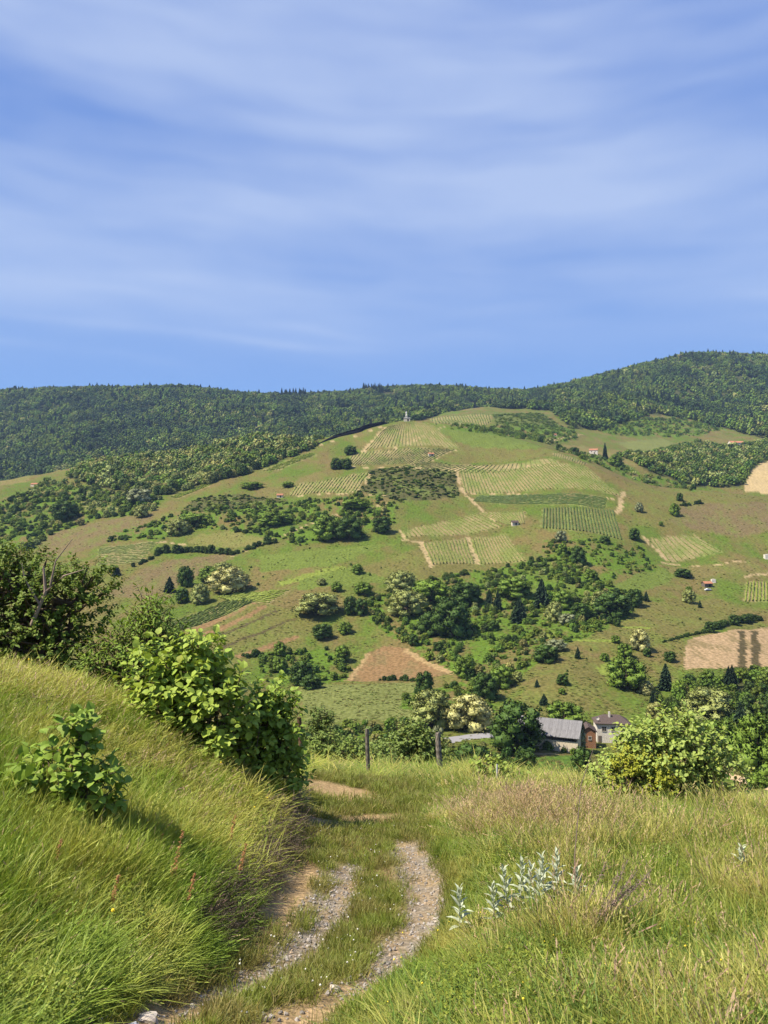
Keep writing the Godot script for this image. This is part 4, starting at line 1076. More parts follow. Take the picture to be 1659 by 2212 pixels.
func build_buildings() -> void:
	mats.dark = plain(Color(0.012, 0.011, 0.010), 0.5, 0.4)
	mats.trim = plain(Color(0.45, 0.42, 0.37), 0.8)
	mats.white_wall = textured(Color(0.72, 0.68, 0.60), 0.8, Vector3(0.3, 0.3, 0.3))
	mats.stone_wall = textured(Color(0.74, 0.66, 0.51), 0.72, Vector3(0.25, 0.25, 0.25), 0.05)
	mats.brick = textured(Color(0.42, 0.22, 0.12), 0.55, Vector3(0.25, 1.6, 0.25), 0.04)
	mats.grey_roof = textured(Color(0.29, 0.29, 0.30), 0.6, Vector3(0.5, 0.06, 0.5), 0.04); mats.grey_roof.vertex_color_use_as_albedo = true
	mats.brown_roof = textured(Color(0.135, 0.105, 0.095), 0.6, Vector3(0.4, 0.4, 0.4), 0.04); mats.brown_roof.vertex_color_use_as_albedo = true
	mats.red_roof = textured(Color(0.52, 0.25, 0.15), 0.65, Vector3(0.4, 0.4, 0.4), 0.04); mats.red_roof.vertex_color_use_as_albedo = true
	mats.old_wood = textured(Color(0.30, 0.25, 0.20), 0.35, Vector3(14, 0.9, 14), 0.03)
	# the barn: open front under a grey corrugated roof, pale wall below, ivy on it
	var barn := rot(thing("barn", at(52.0, 254.0), "old barn with grey corrugated roof and pale ivy covered wall beside the big dark tree", "barn"), -0.42)
	part("roof", gable_roof(19.0, 10.0, 5.2, 9.0, 0.6, 60, 0.05), mats.grey_roof, barn)
	part("wall", box_mesh(Vector3(0, 0.4, 4.6), Vector3(19.0, 6.2, 0.5)), mats.stone_wall, barn)
	part("back_wall", box_mesh(Vector3(0, 1.3, -4.8), Vector3(19.0, 7.6, 0.4)), mats.stone_wall, barn)
	for s in [-1.0, 1.0]:
		part("gable_wall", box_mesh(Vector3(s * 9.3, 1.3, 0), Vector3(0.4, 7.4, 9.2)), mats.stone_wall, barn)
	for k in 6:
		part("post", box_mesh(Vector3(-8.6 + 3.44 * k, 4.3, 4.6), Vector3(0.3, 1.7, 0.3)), mats.old_wood, barn)
	for k in 3:
		var m := part("ivy", crowns["rb" + str(k)], mats.rb, barn)
		m.position = Vector3([0.5, 5.4, 8.4][k], -1.5, 5.4); m.scale = Vector3([3.6, 2.2, 2.6][k], [4.6, 3.2, 3.4][k], 2.0)
	# white farmhouse with a hipped brown roof
	var house := rot(thing("farmhouse", at(76.5, 273.0), "white farmhouse with hipped brown roof, chimney and dish behind the near bush", "house"), -0.12)
	part("wall", box_mesh(Vector3(0, 1.9, 0), Vector3(10.5, 9.0, 8.0)), mats.white_wall, house)
	var mb := Mb.new()
	var e := 6.3
	mb.quad(Vector3(-5.9, e, 4.6), Vector3(-2.6, e + 2.2, 0), Vector3(2.6, e + 2.2, 0), Vector3(5.9, e, 4.6)); mb.quad(Vector3(5.9, e, -4.6), Vector3(2.6, e + 2.2, 0), Vector3(-2.6, e + 2.2, 0), Vector3(-5.9, e, -4.6))
	mb.tri(Vector3(-5.9, e, -4.6), Vector3(-2.6, e + 2.2, 0), Vector3(-5.9, e, 4.6)); mb.tri(Vector3(5.9, e, 4.6), Vector3(2.6, e + 2.2, 0), Vector3(5.9, e, -4.6))
	mb.box(Vector3(0, e - 0.12, 0), Vector3(11.7, 0.2, 9.1))
	var roof := part("roof", mb.mesh(), mats.brown_roof, house)
	part("chimney", box_mesh(Vector3(-0.8, e + 2.2, 1.2), Vector3(0.6, 2.2, 0.6)), mats.white_wall, roof)
	var dish := Mb.new()
	for k in 10:
		var a := TAU * k / 10; var b := TAU * (k + 1) / 10
		dish.tri(Vector3.ZERO, Vector3(cos(a), sin(a), 0.25) * 0.55, Vector3(cos(b), sin(b), 0.25) * 0.55)
	dish.box(Vector3(0, -0.6, -0.1), Vector3(0.08, 1.2, 0.08))
	var dm := part("satellite_dish", dish.mesh(), mats.white_wall, roof); dm.position = Vector3(-4.9, e + 1.5, 3.6)
	for k in 3:
		window(house, Vector3(-2.9 + 3.0 * k, 4.5, 4.01), 1.3, 1.4, 0)
	part("door", box_mesh(Vector3(-4.3, 1.1, 4.02), Vector3(1.1, 2.2, 0.12)), mats.old_wood, house)
	# brick outbuilding with its gable towards the viewer
	var shed := rot(thing("brick_building", at(66.0, 263.0), "brick gabled outbuilding with brown roof between barn and farmhouse", "building"), PI * 0.5 - 0.15)
	part("wall", walls(7.0, 4.6, 5.6, 7.0), mats.brick, shed)
	part("roof", gable_roof(7.0, 4.6, 5.6, 7.0, 0.4, 24, 0.06), mats.brown_roof, shed)
	window(shed, Vector3(-3.51, 3.4, 0.4), 0.8, 1.0, 1)
	# far houses
	small_house("far_house", FARHOUSE[0], FARHOUSE[1], 24.0, 12.0, 6.5, 10.0, 0.1, mats.white_wall, mats.red_roof, "long house with orange tiled roof under the wooded mountain at right", "house", 5)
	small_house("far_house", FARHOUSE[2], FARHOUSE[3], 11.0, 8.0, 5.0, 7.4, -0.3, mats.white_wall, mats.red_roof, "small far house with pink roof beside the tall dark conifer", "house", 2)
	small_house("far_house", FARHOUSE[4], FARHOUSE[5], 9.0, 7.0, 5.0, 7.0, 0.4, mats.stone_wall, mats.red_roof, "small pinkish building at the edge of the far valley wood", "building", 2)
	# vineyard huts
	for k in HUTS.size():
		var f: Array = HUTS[k]
		small_house("vineyard_hut", f[0], f[1], maxf(f[2] * 0.8, 3.5), 3.6, 2.3, 3.7, 0.25 - 0.13 * k, mats.stone_wall, mats.red_roof if k != 1 else mats.brown_roof, f[3], "hut", 0)
	# red roofed shelter, the car before it and the white containers
	small_house("red_roofed_hut", REDHUT[0], REDHUT[1], 5.5, 4.0, 2.2, 3.4, 0.2, mats.old_wood, mats.red_roof, "red roofed hut among the small bushes on the right slope", "hut", 0)
	build_car(REDHUT[2], REDHUT[3])
	var tank := Mb.new()
	tank.box(Vector3(0, 0.7, 0), Vector3(1.9, 1.6, 1.4)); tank.box(Vector3(0, 1.57, 0), Vector3(0.7, 0.16, 0.7)); tank.box(Vector3(0, -0.25, 0), Vector3(2.1, 0.3, 1.6))
	var tm := tank.mesh()
	for k in 2:
		var o := part("container", tm, mats.white_wall, self)
		o.position = at([REDHUT[4], REDHUT[6] + 2.0][k], [REDHUT[5], REDHUT[7]][k]); o.scale = Vector3.ONE * [1.4, 2.1][k]
		tag(o, ["white container box just above the red roofed hut", "white container at the right edge above the dirt bend"][k], "container")
	# utility pole
	var pl := thing("utility_pole", at(POLE[0], POLE[1]), "thin grey utility pole above the far valley wood", "pole")
	var pb := Mb.new(); pb.tube([Vector3(0, -0.5, 0), Vector3(0, 9, 0)], [0.22, 0.14], 8)
	part("pole", pb.mesh(), mats.trim, pl)
	part("crossarm", box_mesh(Vector3(0, 8.4, 0), Vector3(2.2, 0.16, 0.16)), mats.trim, pl)
	build_statue()
	build_black_cover()

func build_car(x: float, d: float) -> void:
	var o := thing("parked_car", at(x, d), "pale grey car parked below the red roofed hut", "car")
	o.rotation.y = 0.25
	var side := [Vector2(-2.05, 0.35), Vector2(-2.1, 0.8), Vector2(-1.9, 1.0), Vector2(-1.2, 1.08), Vector2(-0.6, 1.5), Vector2(0.9, 1.52), Vector2(1.7, 1.05), Vector2(2.05, 0.95), Vector2(2.1, 0.4)]
	var mb := Mb.new()
	for k in side.size():
		var a: Vector2 = side[k]; var b: Vector2 = side[(k + 1) % side.size()]
		var wa := 0.85 if a.y < 1.2 else 0.68; var wb := 0.85 if b.y < 1.2 else 0.68
		mb.quad(Vector3(a.x, a.y, -wa), Vector3(b.x, b.y, -wb), Vector3(b.x, b.y, wb), Vector3(a.x, a.y, wa))
		for s in [-1.0, 1.0]:
			mb.tri(Vector3(0, 0.7, s * 0.87), Vector3(a.x, a.y, s * wa), Vector3(b.x, b.y, s * wb))
	part("body", mb.mesh(), plain(Color(0.55, 0.57, 0.60), 0.3, 0.5), o)
	for s in [-1.0, 1.0]:
		part("window", box_mesh(Vector3(0.15, 1.25, s * 0.77), Vector3(1.7, 0.34, 0.04), Basis(Vector3.RIGHT, s * -0.35)), mats.dark, o)
		for e in [-1.3, 1.3]:
			var t := Mb.new(); t.tube([Vector3(e, 0.33, s * 0.64), Vector3(e, 0.33, s * 0.65), Vector3(e, 0.33, s * 0.87), Vector3(e, 0.33, s * 0.88)], [0.0, 0.33, 0.33, 0.0], 12)
			part("wheel", t.mesh(), mats.dark, o)

func build_statue() -> void:
	var o := thing("hilltop_shrine", at(STATUE[0], STATUE[1], -0.6), "white statue on a stone shrine at the very top of the pointed hill", "statue")
	o.scale = Vector3.ONE * 1.15
	part("chapel", walls(7.0, 5.0, 3.4, 4.6, 2.0), mats.stone_wall, o)
	part("chapel_roof", gable_roof(7.0, 5.0, 3.4, 4.6, 0.25, 16, 0.05), mats.grey_roof, o)
	var arch := Mb.new()
	arch.box(Vector3(1.2, 1.0, 2.52), Vector3(1.7, 2.0, 0.08))
	for k in 8:
		var a := PI * k / 8; var b := PI * (k + 1) / 8
		arch.tri(Vector3(1.2, 2.0, 2.56), Vector3(1.2 + 0.85 * cos(b), 2.0 + 0.85 * sin(b), 2.56), Vector3(1.2 + 0.85 * cos(a), 2.0 + 0.85 * sin(a), 2.56))
	part("doorway", arch.mesh(), mats.dark, o)
	var ped := Mb.new()
	ped.box(Vector3(-0.6, 5.2, 0), Vector3(2.2, 2.4, 2.2)); ped.box(Vector3(-0.6, 6.5, 0), Vector3(2.6, 0.3, 2.6))
	part("pedestal", ped.mesh(), mats.white_wall, o)
	var st := Mb.new()                                                # robed standing figure with bowed head and veil
	var prof := [[0.0, 0.85], [0.4, 0.8], [1.6, 0.62], [2.6, 0.60], [3.3, 0.72], [3.9, 0.66], [4.2, 0.32], [4.4, 0.30], [4.7, 0.40], [5.0, 0.36], [5.2, 0.1]]
	var path := []; var rad := []
	for q in prof:
		path.append(Vector3(-0.6 + 0.06 * sin(q[0]), 6.65 + q[0], 0.05 * q[0] / 5.0)); rad.append(q[1])
	st.tube(path, rad, 12)
	for s in [-1.0, 1.0]:
		st.tube([Vector3(-0.6 + s * 0.62, 10.3, 0.1), Vector3(-0.6 + s * 0.72, 9.5, 0.35), Vector3(-0.6 + s * 0.15, 9.3, 0.75)], [0.22, 0.2, 0.13], 7)
	part("figure", st.mesh(), plain(Color(0.78, 0.77, 0.74), 0.7), o)

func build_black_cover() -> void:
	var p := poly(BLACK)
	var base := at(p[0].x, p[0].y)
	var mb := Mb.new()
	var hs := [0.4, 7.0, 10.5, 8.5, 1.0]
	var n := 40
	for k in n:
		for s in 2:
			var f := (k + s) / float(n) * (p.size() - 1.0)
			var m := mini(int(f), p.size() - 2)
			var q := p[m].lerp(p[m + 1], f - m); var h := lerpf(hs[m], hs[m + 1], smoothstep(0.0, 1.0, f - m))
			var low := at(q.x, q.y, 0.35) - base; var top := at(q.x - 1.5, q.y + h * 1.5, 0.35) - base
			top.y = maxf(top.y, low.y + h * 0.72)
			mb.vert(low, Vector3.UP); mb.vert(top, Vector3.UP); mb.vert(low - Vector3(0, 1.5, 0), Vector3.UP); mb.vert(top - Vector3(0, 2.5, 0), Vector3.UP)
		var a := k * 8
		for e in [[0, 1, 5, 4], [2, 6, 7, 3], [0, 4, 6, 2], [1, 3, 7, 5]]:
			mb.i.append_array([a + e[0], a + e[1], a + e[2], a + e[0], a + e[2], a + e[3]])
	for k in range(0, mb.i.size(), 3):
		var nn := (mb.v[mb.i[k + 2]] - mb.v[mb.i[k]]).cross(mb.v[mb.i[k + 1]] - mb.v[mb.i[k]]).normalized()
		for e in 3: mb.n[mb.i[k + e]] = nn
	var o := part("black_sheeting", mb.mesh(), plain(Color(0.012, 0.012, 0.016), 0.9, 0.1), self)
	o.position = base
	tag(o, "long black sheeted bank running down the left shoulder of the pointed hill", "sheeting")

# ---------------------------------------------------------------- fence posts
func build_fence() -> void:
	var data := [[1.28, 0.062, 0.02, "reddish brown wooden fence post at the left, beside the hazel thicket", Color(0.22, 0.14, 0.095)], [1.15, 0.055, -0.015, "grey weathered wooden fence post in the middle of the field edge", Color(0.30, 0.27, 0.235)], [1.12, 0.075, 0.03, "thick pale split wooden fence post, right of the middle one", Color(0.40, 0.36, 0.31)]]
	for k in 3:
		var f: Array = data[k]
		var o := thing("fence_post", at(POSTS[k * 2], POSTS[k * 2 + 1]), f[3], "fence post", "old fence posts along the field edge")
		o.rotation.z = f[2]
		var mb := Mb.new()
		var sides := 16
		for j in 9:
			var y: float = -0.3 + (f[0] + 0.3) * j / 8.0
			for i in sides:
				var a := TAU * i / sides
				var r: float = f[1] * (1.0 + 0.22 * nz.get_noise_3d(cos(a) * 2.2 + k * 9.0, y * 0.8, sin(a) * 2.2) - (0.22 if i % 5 == k else 0.0)) * (1.0 - 0.12 * j / 8.0)
				mb.vert(Vector3(cos(a) * r + 0.02 * sin(y * 3.0 + k), y + (0.05 * nz.get_noise_2d(a, k * 5.0) if j == 8 else 0.0), sin(a) * r), Vector3(cos(a), 0, sin(a)))
		for j in 8:
			for i in sides:
				var a := j * sides + i; var b := j * sides + (i + 1) % sides
				mb.i.append_array([a, b, a + sides, b, b + sides, a + sides])
		var top := mb.vert(Vector3(0, f[0] + 0.015, 0), Vector3.UP)
		for i in sides:
			mb.i.append_array([8 * sides + i, 8 * sides + (i + 1) % sides, top])
		part("post", mb.mesh(), textured(f[4], 0.3, Vector3(18, 1.1, 18), 0.02), o)
	var m := Mb.new(); m.tube([Vector3(0, -0.2, 0), Vector3(0.01, 0.62, 0)], [0.02, 0.02], 8); m.tube([Vector3(0.01, 0.62, 0), Vector3(0.01, 0.63, 0)], [0.02, 0.001], 8)
	var o2 := part("thin_stake", m.mesh(), plain(Color(0.42, 0.43, 0.44), 0.6), self)
	o2.position = at(POSTS[6], POSTS[7])
	tag(o2, "thin grey metal stake in the grass right of the wooden posts", "stake")

# ---------------------------------------------------------------- near bushes
# one leaf along +y of unit length lying in the xy plane, folded along its midrib and drooping towards +z
func leaf_points(shape: String, fold: float, droop: float) -> Array:
	var w: Array = {"oval": [0.34, 0.36], "long": [0.13, 0.12], "wide": [0.44, 0.40], "soft": [0.17, 0.15]}[shape]
	return [Vector3.ZERO, Vector3(-w[0], 0.30, fold * w[0]), Vector3(-w[1], 0.66, fold * w[1] - droop * 0.3), Vector3(0, 1.0, -droop), Vector3(w[1], 0.66, fold * w[1] - droop * 0.3), Vector3(w[0], 0.30, fold * w[0]), Vector3(0, 0.5, -droop * 0.12)]

func add_leaf(mb: Mb, pts: Array, t: Transform3D, col: Color) -> void:
	var p := []
	for q in pts:
		p.append(t * q)
	for k in 6:
		mb.tri(p[6], p[k], p[(k + 1) % 6], col)

func leaf_frame(o: Vector3, along: Vector3, face: Vector3, size: float) -> Transform3D:
	var y := along.normalized()
	var x := y.cross(face).normalized()
	return Transform3D(Basis(x, y, x.cross(y)) * Basis.from_scale(Vector3.ONE * size), o)

# spec: blobs [cx, cy, cz, rx, ry, rz] from the base; twigs; leaves per twig; leaf length; leaf shape; colour; parts = leaves told apart
func bush(called: String, label: String, category: String, where: Vector3, spec: Dictionary) -> Node3D:
	var r := RandomNumberGenerator.new(); r.seed = hash(label)
	var o := thing(called, where, label, category)
	var col: Color = spec.tone
	var back: float = spec.get("back", 0.45)
	var lm := leafy(col, back, 0.55, 0.3)
	var bark := plain(spec.get("bark", Color(0.12, 0.09, 0.065)), 0.9)
	var variants := []
	for k in 3:
		variants.append(leaf_points(spec.leaf, r.randf_range(0.15, 0.4), r.randf_range(0.05, 0.4)))
	var weights := []; var total := 0.0
	for b in spec.blobs:
		total += b[3] * b[4]; weights.append(total)
	var list := []                                                    # [frame, variant, colour, how far it faces out]
	var roots := []
	var wood := Mb.new()
	for k in spec.twigs:
		var pick := r.randf() * total; var bi := 0
		while weights[bi] < pick: bi += 1
		var b: Array = spec.blobs[bi]
		var d := Vector3(r.randfn(), r.randfn() * 0.9 + 0.25, r.randfn()).normalized()
		var deep: bool = r.randf() < spec.get("inner", 0.3)
		var p := Vector3(b[0], b[1], b[2]) + Vector3(b[3], b[4], b[5]) * d * (r.randf_range(0.35, 0.8) if deep else r.randf_range(0.84, 1.06))
		if p.y < 0.02: p.y = r.randf_range(0.02, 0.25)
		var l: float = spec.size * r.randf_range(1.8, 4.2)
		var dir := (d * Vector3(1, 0.6, 1) + Vector3(0, spec.get("rise", 0.5), 0) + Vector3(r.randfn(), r.randfn(), r.randfn()) * 0.3).normalized()
		var a := p - dir * l * 0.6; var e := p + dir * l * 0.4
		wood.tube([a, p + Vector3(0, 0.02, 0), e], [spec.size * 0.06, spec.size * 0.04, spec.size * 0.015], 3)
		if k % 14 == 0: roots.append(a)
		var n: int = spec.per
		var cl := r.randf_range(0.8, 1.2)
		for m in n:
			var f := (m + 0.6) / n
			var q := a.lerp(e, 0.25 + 0.75 * f)
			var spin := m * 2.4 + r.randf() * 0.8
			var s := dir.cross(Vector3(0.3, 0.2, 1)).normalized()
			var out := s * cos(spin) + dir.cross(s) * sin(spin)
			var along := (out * (1.0 if spec.leaf != "long" else 0.8) + dir * (0.45 if m < n - 1 else 1.6) + Vector3(0, -0.25 if spec.leaf != "long" else -0.45, 0)).normalized()
			var face := (Vector3(0, 1, 0) + d * 0.55 + Vector3(r.randfn(), r.randfn(), r.randfn()) * 0.38 + sun_dir * 0.35).normalized()
			var size: float = spec.size * r.randf_range(0.65, 1.2)
			var t := cl * r.randf_range(0.85, 1.18)
			var c := Color(t * r.randf_range(0.9, 1.15), t, t * r.randf_range(0.7, 1.1))
			if spec.has("young") and m == n - 1 and r.randf() < spec.young_share and p.y > b[1]:
				c = spec.young
			list.append([leaf_frame(q, along, face, size), r.randi() % 3, c, (0.0 if deep else 1.0) + d.z * 0.8 + d.y * 0.3 + r.randf() * 0.5])
	# the leaves one can tell apart
	var order := range(list.size())
	order.sort_custom(func(x, y): return list[x][3] > list[y][3])
	var shown := {}
	var leaf_meshes := []
	for k in 3:
		for s in 3:
			var mb := Mb.new(); add_leaf(mb, variants[k], Transform3D(), Color(0.85 + 0.17 * s, 0.87 + 0.15 * s, 0.85 + 0.08 * s)); leaf_meshes.append(mb.mesh())
	for k in mini(spec.parts, order.size()):
		var f: Array = list[order[k]]
		shown[order[k]] = true
		var m := part("leaf", leaf_meshes[f[1] * 3 + order[k] % 3], lm, o); m.transform = f[0]
	var rest := Mb.new()
	for k in list.size():
		if not shown.has(k):
			add_leaf(rest, variants[list[k][1]], list[k][0], list[k][2])
	part("foliage", rest.mesh(), lm, o).set_meta("kind", "stuff")
	part("twigs", wood.mesh(), bark, o).set_meta("kind", "stuff")
	for b in spec.blobs:                                              # a stem into each lobe and limbs from it
		var st := Mb.new()
		var top := Vector3(b[0], b[1] + b[4] * 0.55, b[2])
		var foot := Vector3(b[0] * 0.25, -0.1, b[2] * 0.25)
		var mid := foot.lerp(top, 0.5) + Vector3(r.randfn(), 0, r.randfn()) * 0.06
		var thick: float = spec.get("thick", 0.022)
		st.tube([foot, mid, top], [thick, thick * 0.75, thick * 0.25], 6)
		for q in roots:
			if q.distance_to(Vector3(b[0], b[1], b[2])) < maxf(b[3], b[4]) * 1.1:
				st.tube([foot.lerp(top, clampf((q.y - 0.25) / maxf(top.y, 0.1), 0.1, 0.85)), q.lerp(mid, 0.3) + Vector3(0, 0.05, 0), q], [thick * 0.5, thick * 0.35, thick * 0.15], 5)
		part("stem", st.mesh(), bark, o)
	o.scale = Vector3.ONE * float(spec.get("lift", 1.0))
	return o

func build_near_bushes() -> void:
	var o: Node3D
	# tall dark tree at the left edge
	var a := bush("roadside_tree", "dark leafed small tree at the left edge with reddish young shoots and a bare branch", "tree", at(-6.0, 13.6, -0.1), {
		"blobs": [[0, 1.35, 0, 1.0, 1.05, 0.9], [-0.9, 1.6, 0.1, 0.9, 1.1, 0.8], [0.75, 1.5, 0.1, 0.75, 0.6, 0.6], [1.0, 1.95, 0.0, 0.55, 0.35, 0.4], [-0.2, 2.1, 0, 0.55, 0.45, 0.5], [0.4, 0.7, 0.2, 0.9, 0.7, 0.6], [-1.4, 0.8, 0.2, 0.9, 0.9, 0.7]],
		"twigs": 1500, "per": 9, "size": 0.068, "leaf": "oval", "tone": Color(0.125, 0.185, 0.028), "parts": 120, "inner": 0.35, "back": 0.35, "young": Color(3.4, 1.3, 1.2), "young_share": 0.45, "thick": 0.05})
	var br := Mb.new()
	br.tube([Vector3(0.3, 1.2, 0.55), Vector3(0.55, 1.75, 0.62), Vector3(0.5, 2.15, 0.6)], [0.035, 0.028, 0.014], 6)
	br.tube([Vector3(0.55, 1.75, 0.62), Vector3(0.85, 2.0, 0.65), Vector3(1.15, 2.1, 0.6)], [0.024, 0.016, 0.006], 5)
	br.tube([Vector3(0.62, 1.85, 0.62), Vector3(0.7, 2.25, 0.6), Vector3(0.95, 2.6, 0.55)], [0.018, 0.012, 0.004], 5)
	br.tube([Vector3(0.45, 1.55, 0.62), Vector3(0.2, 1.95, 0.6), Vector3(0.15, 2.2, 0.6)], [0.02, 0.012, 0.004], 5)
	part("bare_branch", br.mesh(), plain(Color(0.26, 0.20, 0.16), 0.9), a)
	# chestnut sapling
	bush("chestnut_sapling", "sapling with drooping pointed leaves between the dark tree and the hazel", "bush", at(-3.85, 13.2, -0.1), {
		"blobs": [[0, 1.15, 0, 0.75, 0.75, 0.6], [0.05, 1.75, 0, 0.38, 0.5, 0.35], [-0.6, 0.9, 0, 0.6, 0.7, 0.5], [0.55, 0.85, 0, 0.55, 0.7, 0.5], [0.0, 0.4, 0.2, 0.9, 0.5, 0.5]],
		"twigs": 700, "per": 8, "size": 0.125, "leaf": "long", "tone": Color(0.160, 0.250, 0.034), "parts": 160, "inner": 0.35, "rise": 0.7, "thick": 0.035})
	# hazels
	bush("hazel_bush", "big hazel bush with large bright round leaves on the edge of the grassy bank", "bush", at(-2.85, 11.7, -0.1), {
		"blobs": [[0, 1.0, 0, 0.62, 0.62, 0.5], [0.15, 1.45, 0, 0.42, 0.42, 0.36], [-0.5, 1.25, 0, 0.40, 0.42, 0.4], [0.45, 0.75, 0.1, 0.55, 0.6, 0.45], [-0.35, 0.55, 0.15, 0.6, 0.5, 0.45], [0.55, 0.3, 0.15, 0.6, 0.35, 0.4]],
		"twigs": 430, "per": 7, "size": 0.112, "leaf": "wide", "tone": Color(0.290, 0.390, 0.065), "parts": 260, "inner": 0.42, "back": 0.5})
	bush("hazel_bush", "smaller hazel bush at the bend of the track, dark and thick at its foot", "bush", at(-1.85, 12.2, -0.1), {
		"blobs": [[0, 0.95, 0, 0.5, 0.6, 0.45], [0.1, 1.4, 0, 0.30, 0.42, 0.3], [-0.15, 0.5, 0.1, 0.6, 0.5, 0.45], [0.3, 0.45, 0.1, 0.45, 0.45, 0.4], [0.35, 1.1, 0.0, 0.3, 0.4, 0.3]],
		"twigs": 380, "per": 7, "size": 0.098, "leaf": "wide", "tone": Color(0.230, 0.330, 0.052), "parts": 200, "inner": 0.45, "back": 0.45})
	# young plant on the bank
	bush("young_shrub", "young broad leafed shrub growing out of the tall grass on the left bank", "shrub", at(-2.78, 7.0, 0.0), {
		"blobs": [[0, 0.48, 0, 0.40, 0.38, 0.28], [0.18, 0.88, 0, 0.15, 0.28, 0.14], [-0.36, 0.42, 0.05, 0.30, 0.28, 0.2], [0.26, 0.42, 0.05, 0.28, 0.28, 0.2]],
		"twigs": 130, "per": 7, "size": 0.095, "leaf": "wide", "tone": Color(0.200, 0.300, 0.045), "parts": 180, "inner": 0.3, "rise": 0.7, "thick": 0.012})
	# right hand bush and the yellowish shrub in front of it
	bush("round_bush", "big round bush with pale shiny leaves on the right brow of the meadow", "bush", at(4.86, 13.9, -0.1), {
		"blobs": [[0, 0.95, 0, 0.95, 0.85, 0.8], [0.35, 1.25, 0, 0.6, 0.5, 0.5], [-0.45, 1.12, 0, 0.5, 0.5, 0.5], [0.85, 0.7, 0, 0.5, 0.65, 0.5], [0.1, 1.6, 0, 0.40, 0.32, 0.35], [-0.85, 0.65, 0.0, 0.5, 0.55, 0.5]],
		"twigs": 800, "per": 7, "size": 0.078, "leaf": "oval", "tone": Color(0.275, 0.360, 0.085), "lift": 1.0, "parts": 280, "inner": 0.42, "back": 0.45})
	bush("yellowish_shrub", "yellowish small leafed shrub at the left foot of the big round bush", "shrub", at(4.15, 13.5, -0.1), {
		"blobs": [[0, 0.6, 0, 0.45, 0.55, 0.4], [0.35, 0.4, 0.1, 0.4, 0.4, 0.35], [-0.15, 0.95, 0, 0.3, 0.3, 0.3], [0.45, 0.75, 0.1, 0.3, 0.35, 0.3]],
		"twigs": 420, "per": 9, "size": 0.045, "leaf": "oval", "tone": Color(0.300, 0.330, 0.040), "parts": 120, "inner": 0.35, "back": 0.45})
	# climbing plant at the stake, bushes just past the fence
	bush("light_leafed_plant", "light green large leafed plant in the grass beside the thin stake", "plant", at(2.55, 18.6, -0.1), {
		"blobs": [[0, 0.35, 0, 0.4, 0.35, 0.3], [0.4, 0.25, 0, 0.35, 0.3, 0.3], [-0.25, 0.5, 0, 0.2, 0.3, 0.2]],
		"twigs": 70, "per": 6, "size": 0.11, "leaf": "wide", "tone": Color(0.25, 0.33, 0.07), "parts": 80, "inner": 0.3, "back": 0.5, "thick": 0.012})
	o = bush("fence_bush", "dark rounded bush just behind the left wooden post", "bush", at(-2.35, 30.0, -0.2), {
		"blobs": [[0, 1.6, 0, 0.6, 0.8, 0.6], [0, 2.2, 0, 0.45, 0.45, 0.45], [-0.3, 0.9, 0, 0.7, 0.8, 0.6], [0.45, 1.0, 0, 0.5, 0.7, 0.5]],
		"twigs": 520, "per": 8, "size": 0.085, "leaf": "oval", "tone": Color(0.105, 0.155, 0.036), "parts": 60, "inner": 0.4, "back": 0.3})
	o.scale = Vector3.ONE * 1.12
	bush("fence_bush", "low bright leafed bramble bush between the two left posts", "bush", at(-1.1, 25.0, -0.2), {
		"blobs": [[0, 0.7, 0, 0.8, 0.6, 0.5], [0.9, 0.6, 0, 0.7, 0.5, 0.5], [-0.7, 0.9, 0, 0.5, 0.6, 0.4]],
		"twigs": 420, "per": 7, "size": 0.085, "leaf": "wide", "tone": Color(0.18, 0.25, 0.06), "parts": 80, "inner": 0.35})
	o = bush("fence_bush", "rounded green bush behind the fence between the middle and right posts", "bush", at(1.0, 33.0, -0.2), {
		"blobs": [[0, 1.5, 0, 0.9, 0.9, 0.7], [0.7, 1.2, 0, 0.7, 0.8, 0.6], [-0.6, 1.1, 0, 0.7, 0.8, 0.6], [0.2, 2.0, 0, 0.5, 0.5, 0.5]],
		"twigs": 700, "per": 8, "size": 0.095, "leaf": "oval", "tone": Color(0.155, 0.220, 0.055), "parts": 60, "inner": 0.4, "back": 0.35})
	o.scale = Vector3.ONE * 1.28

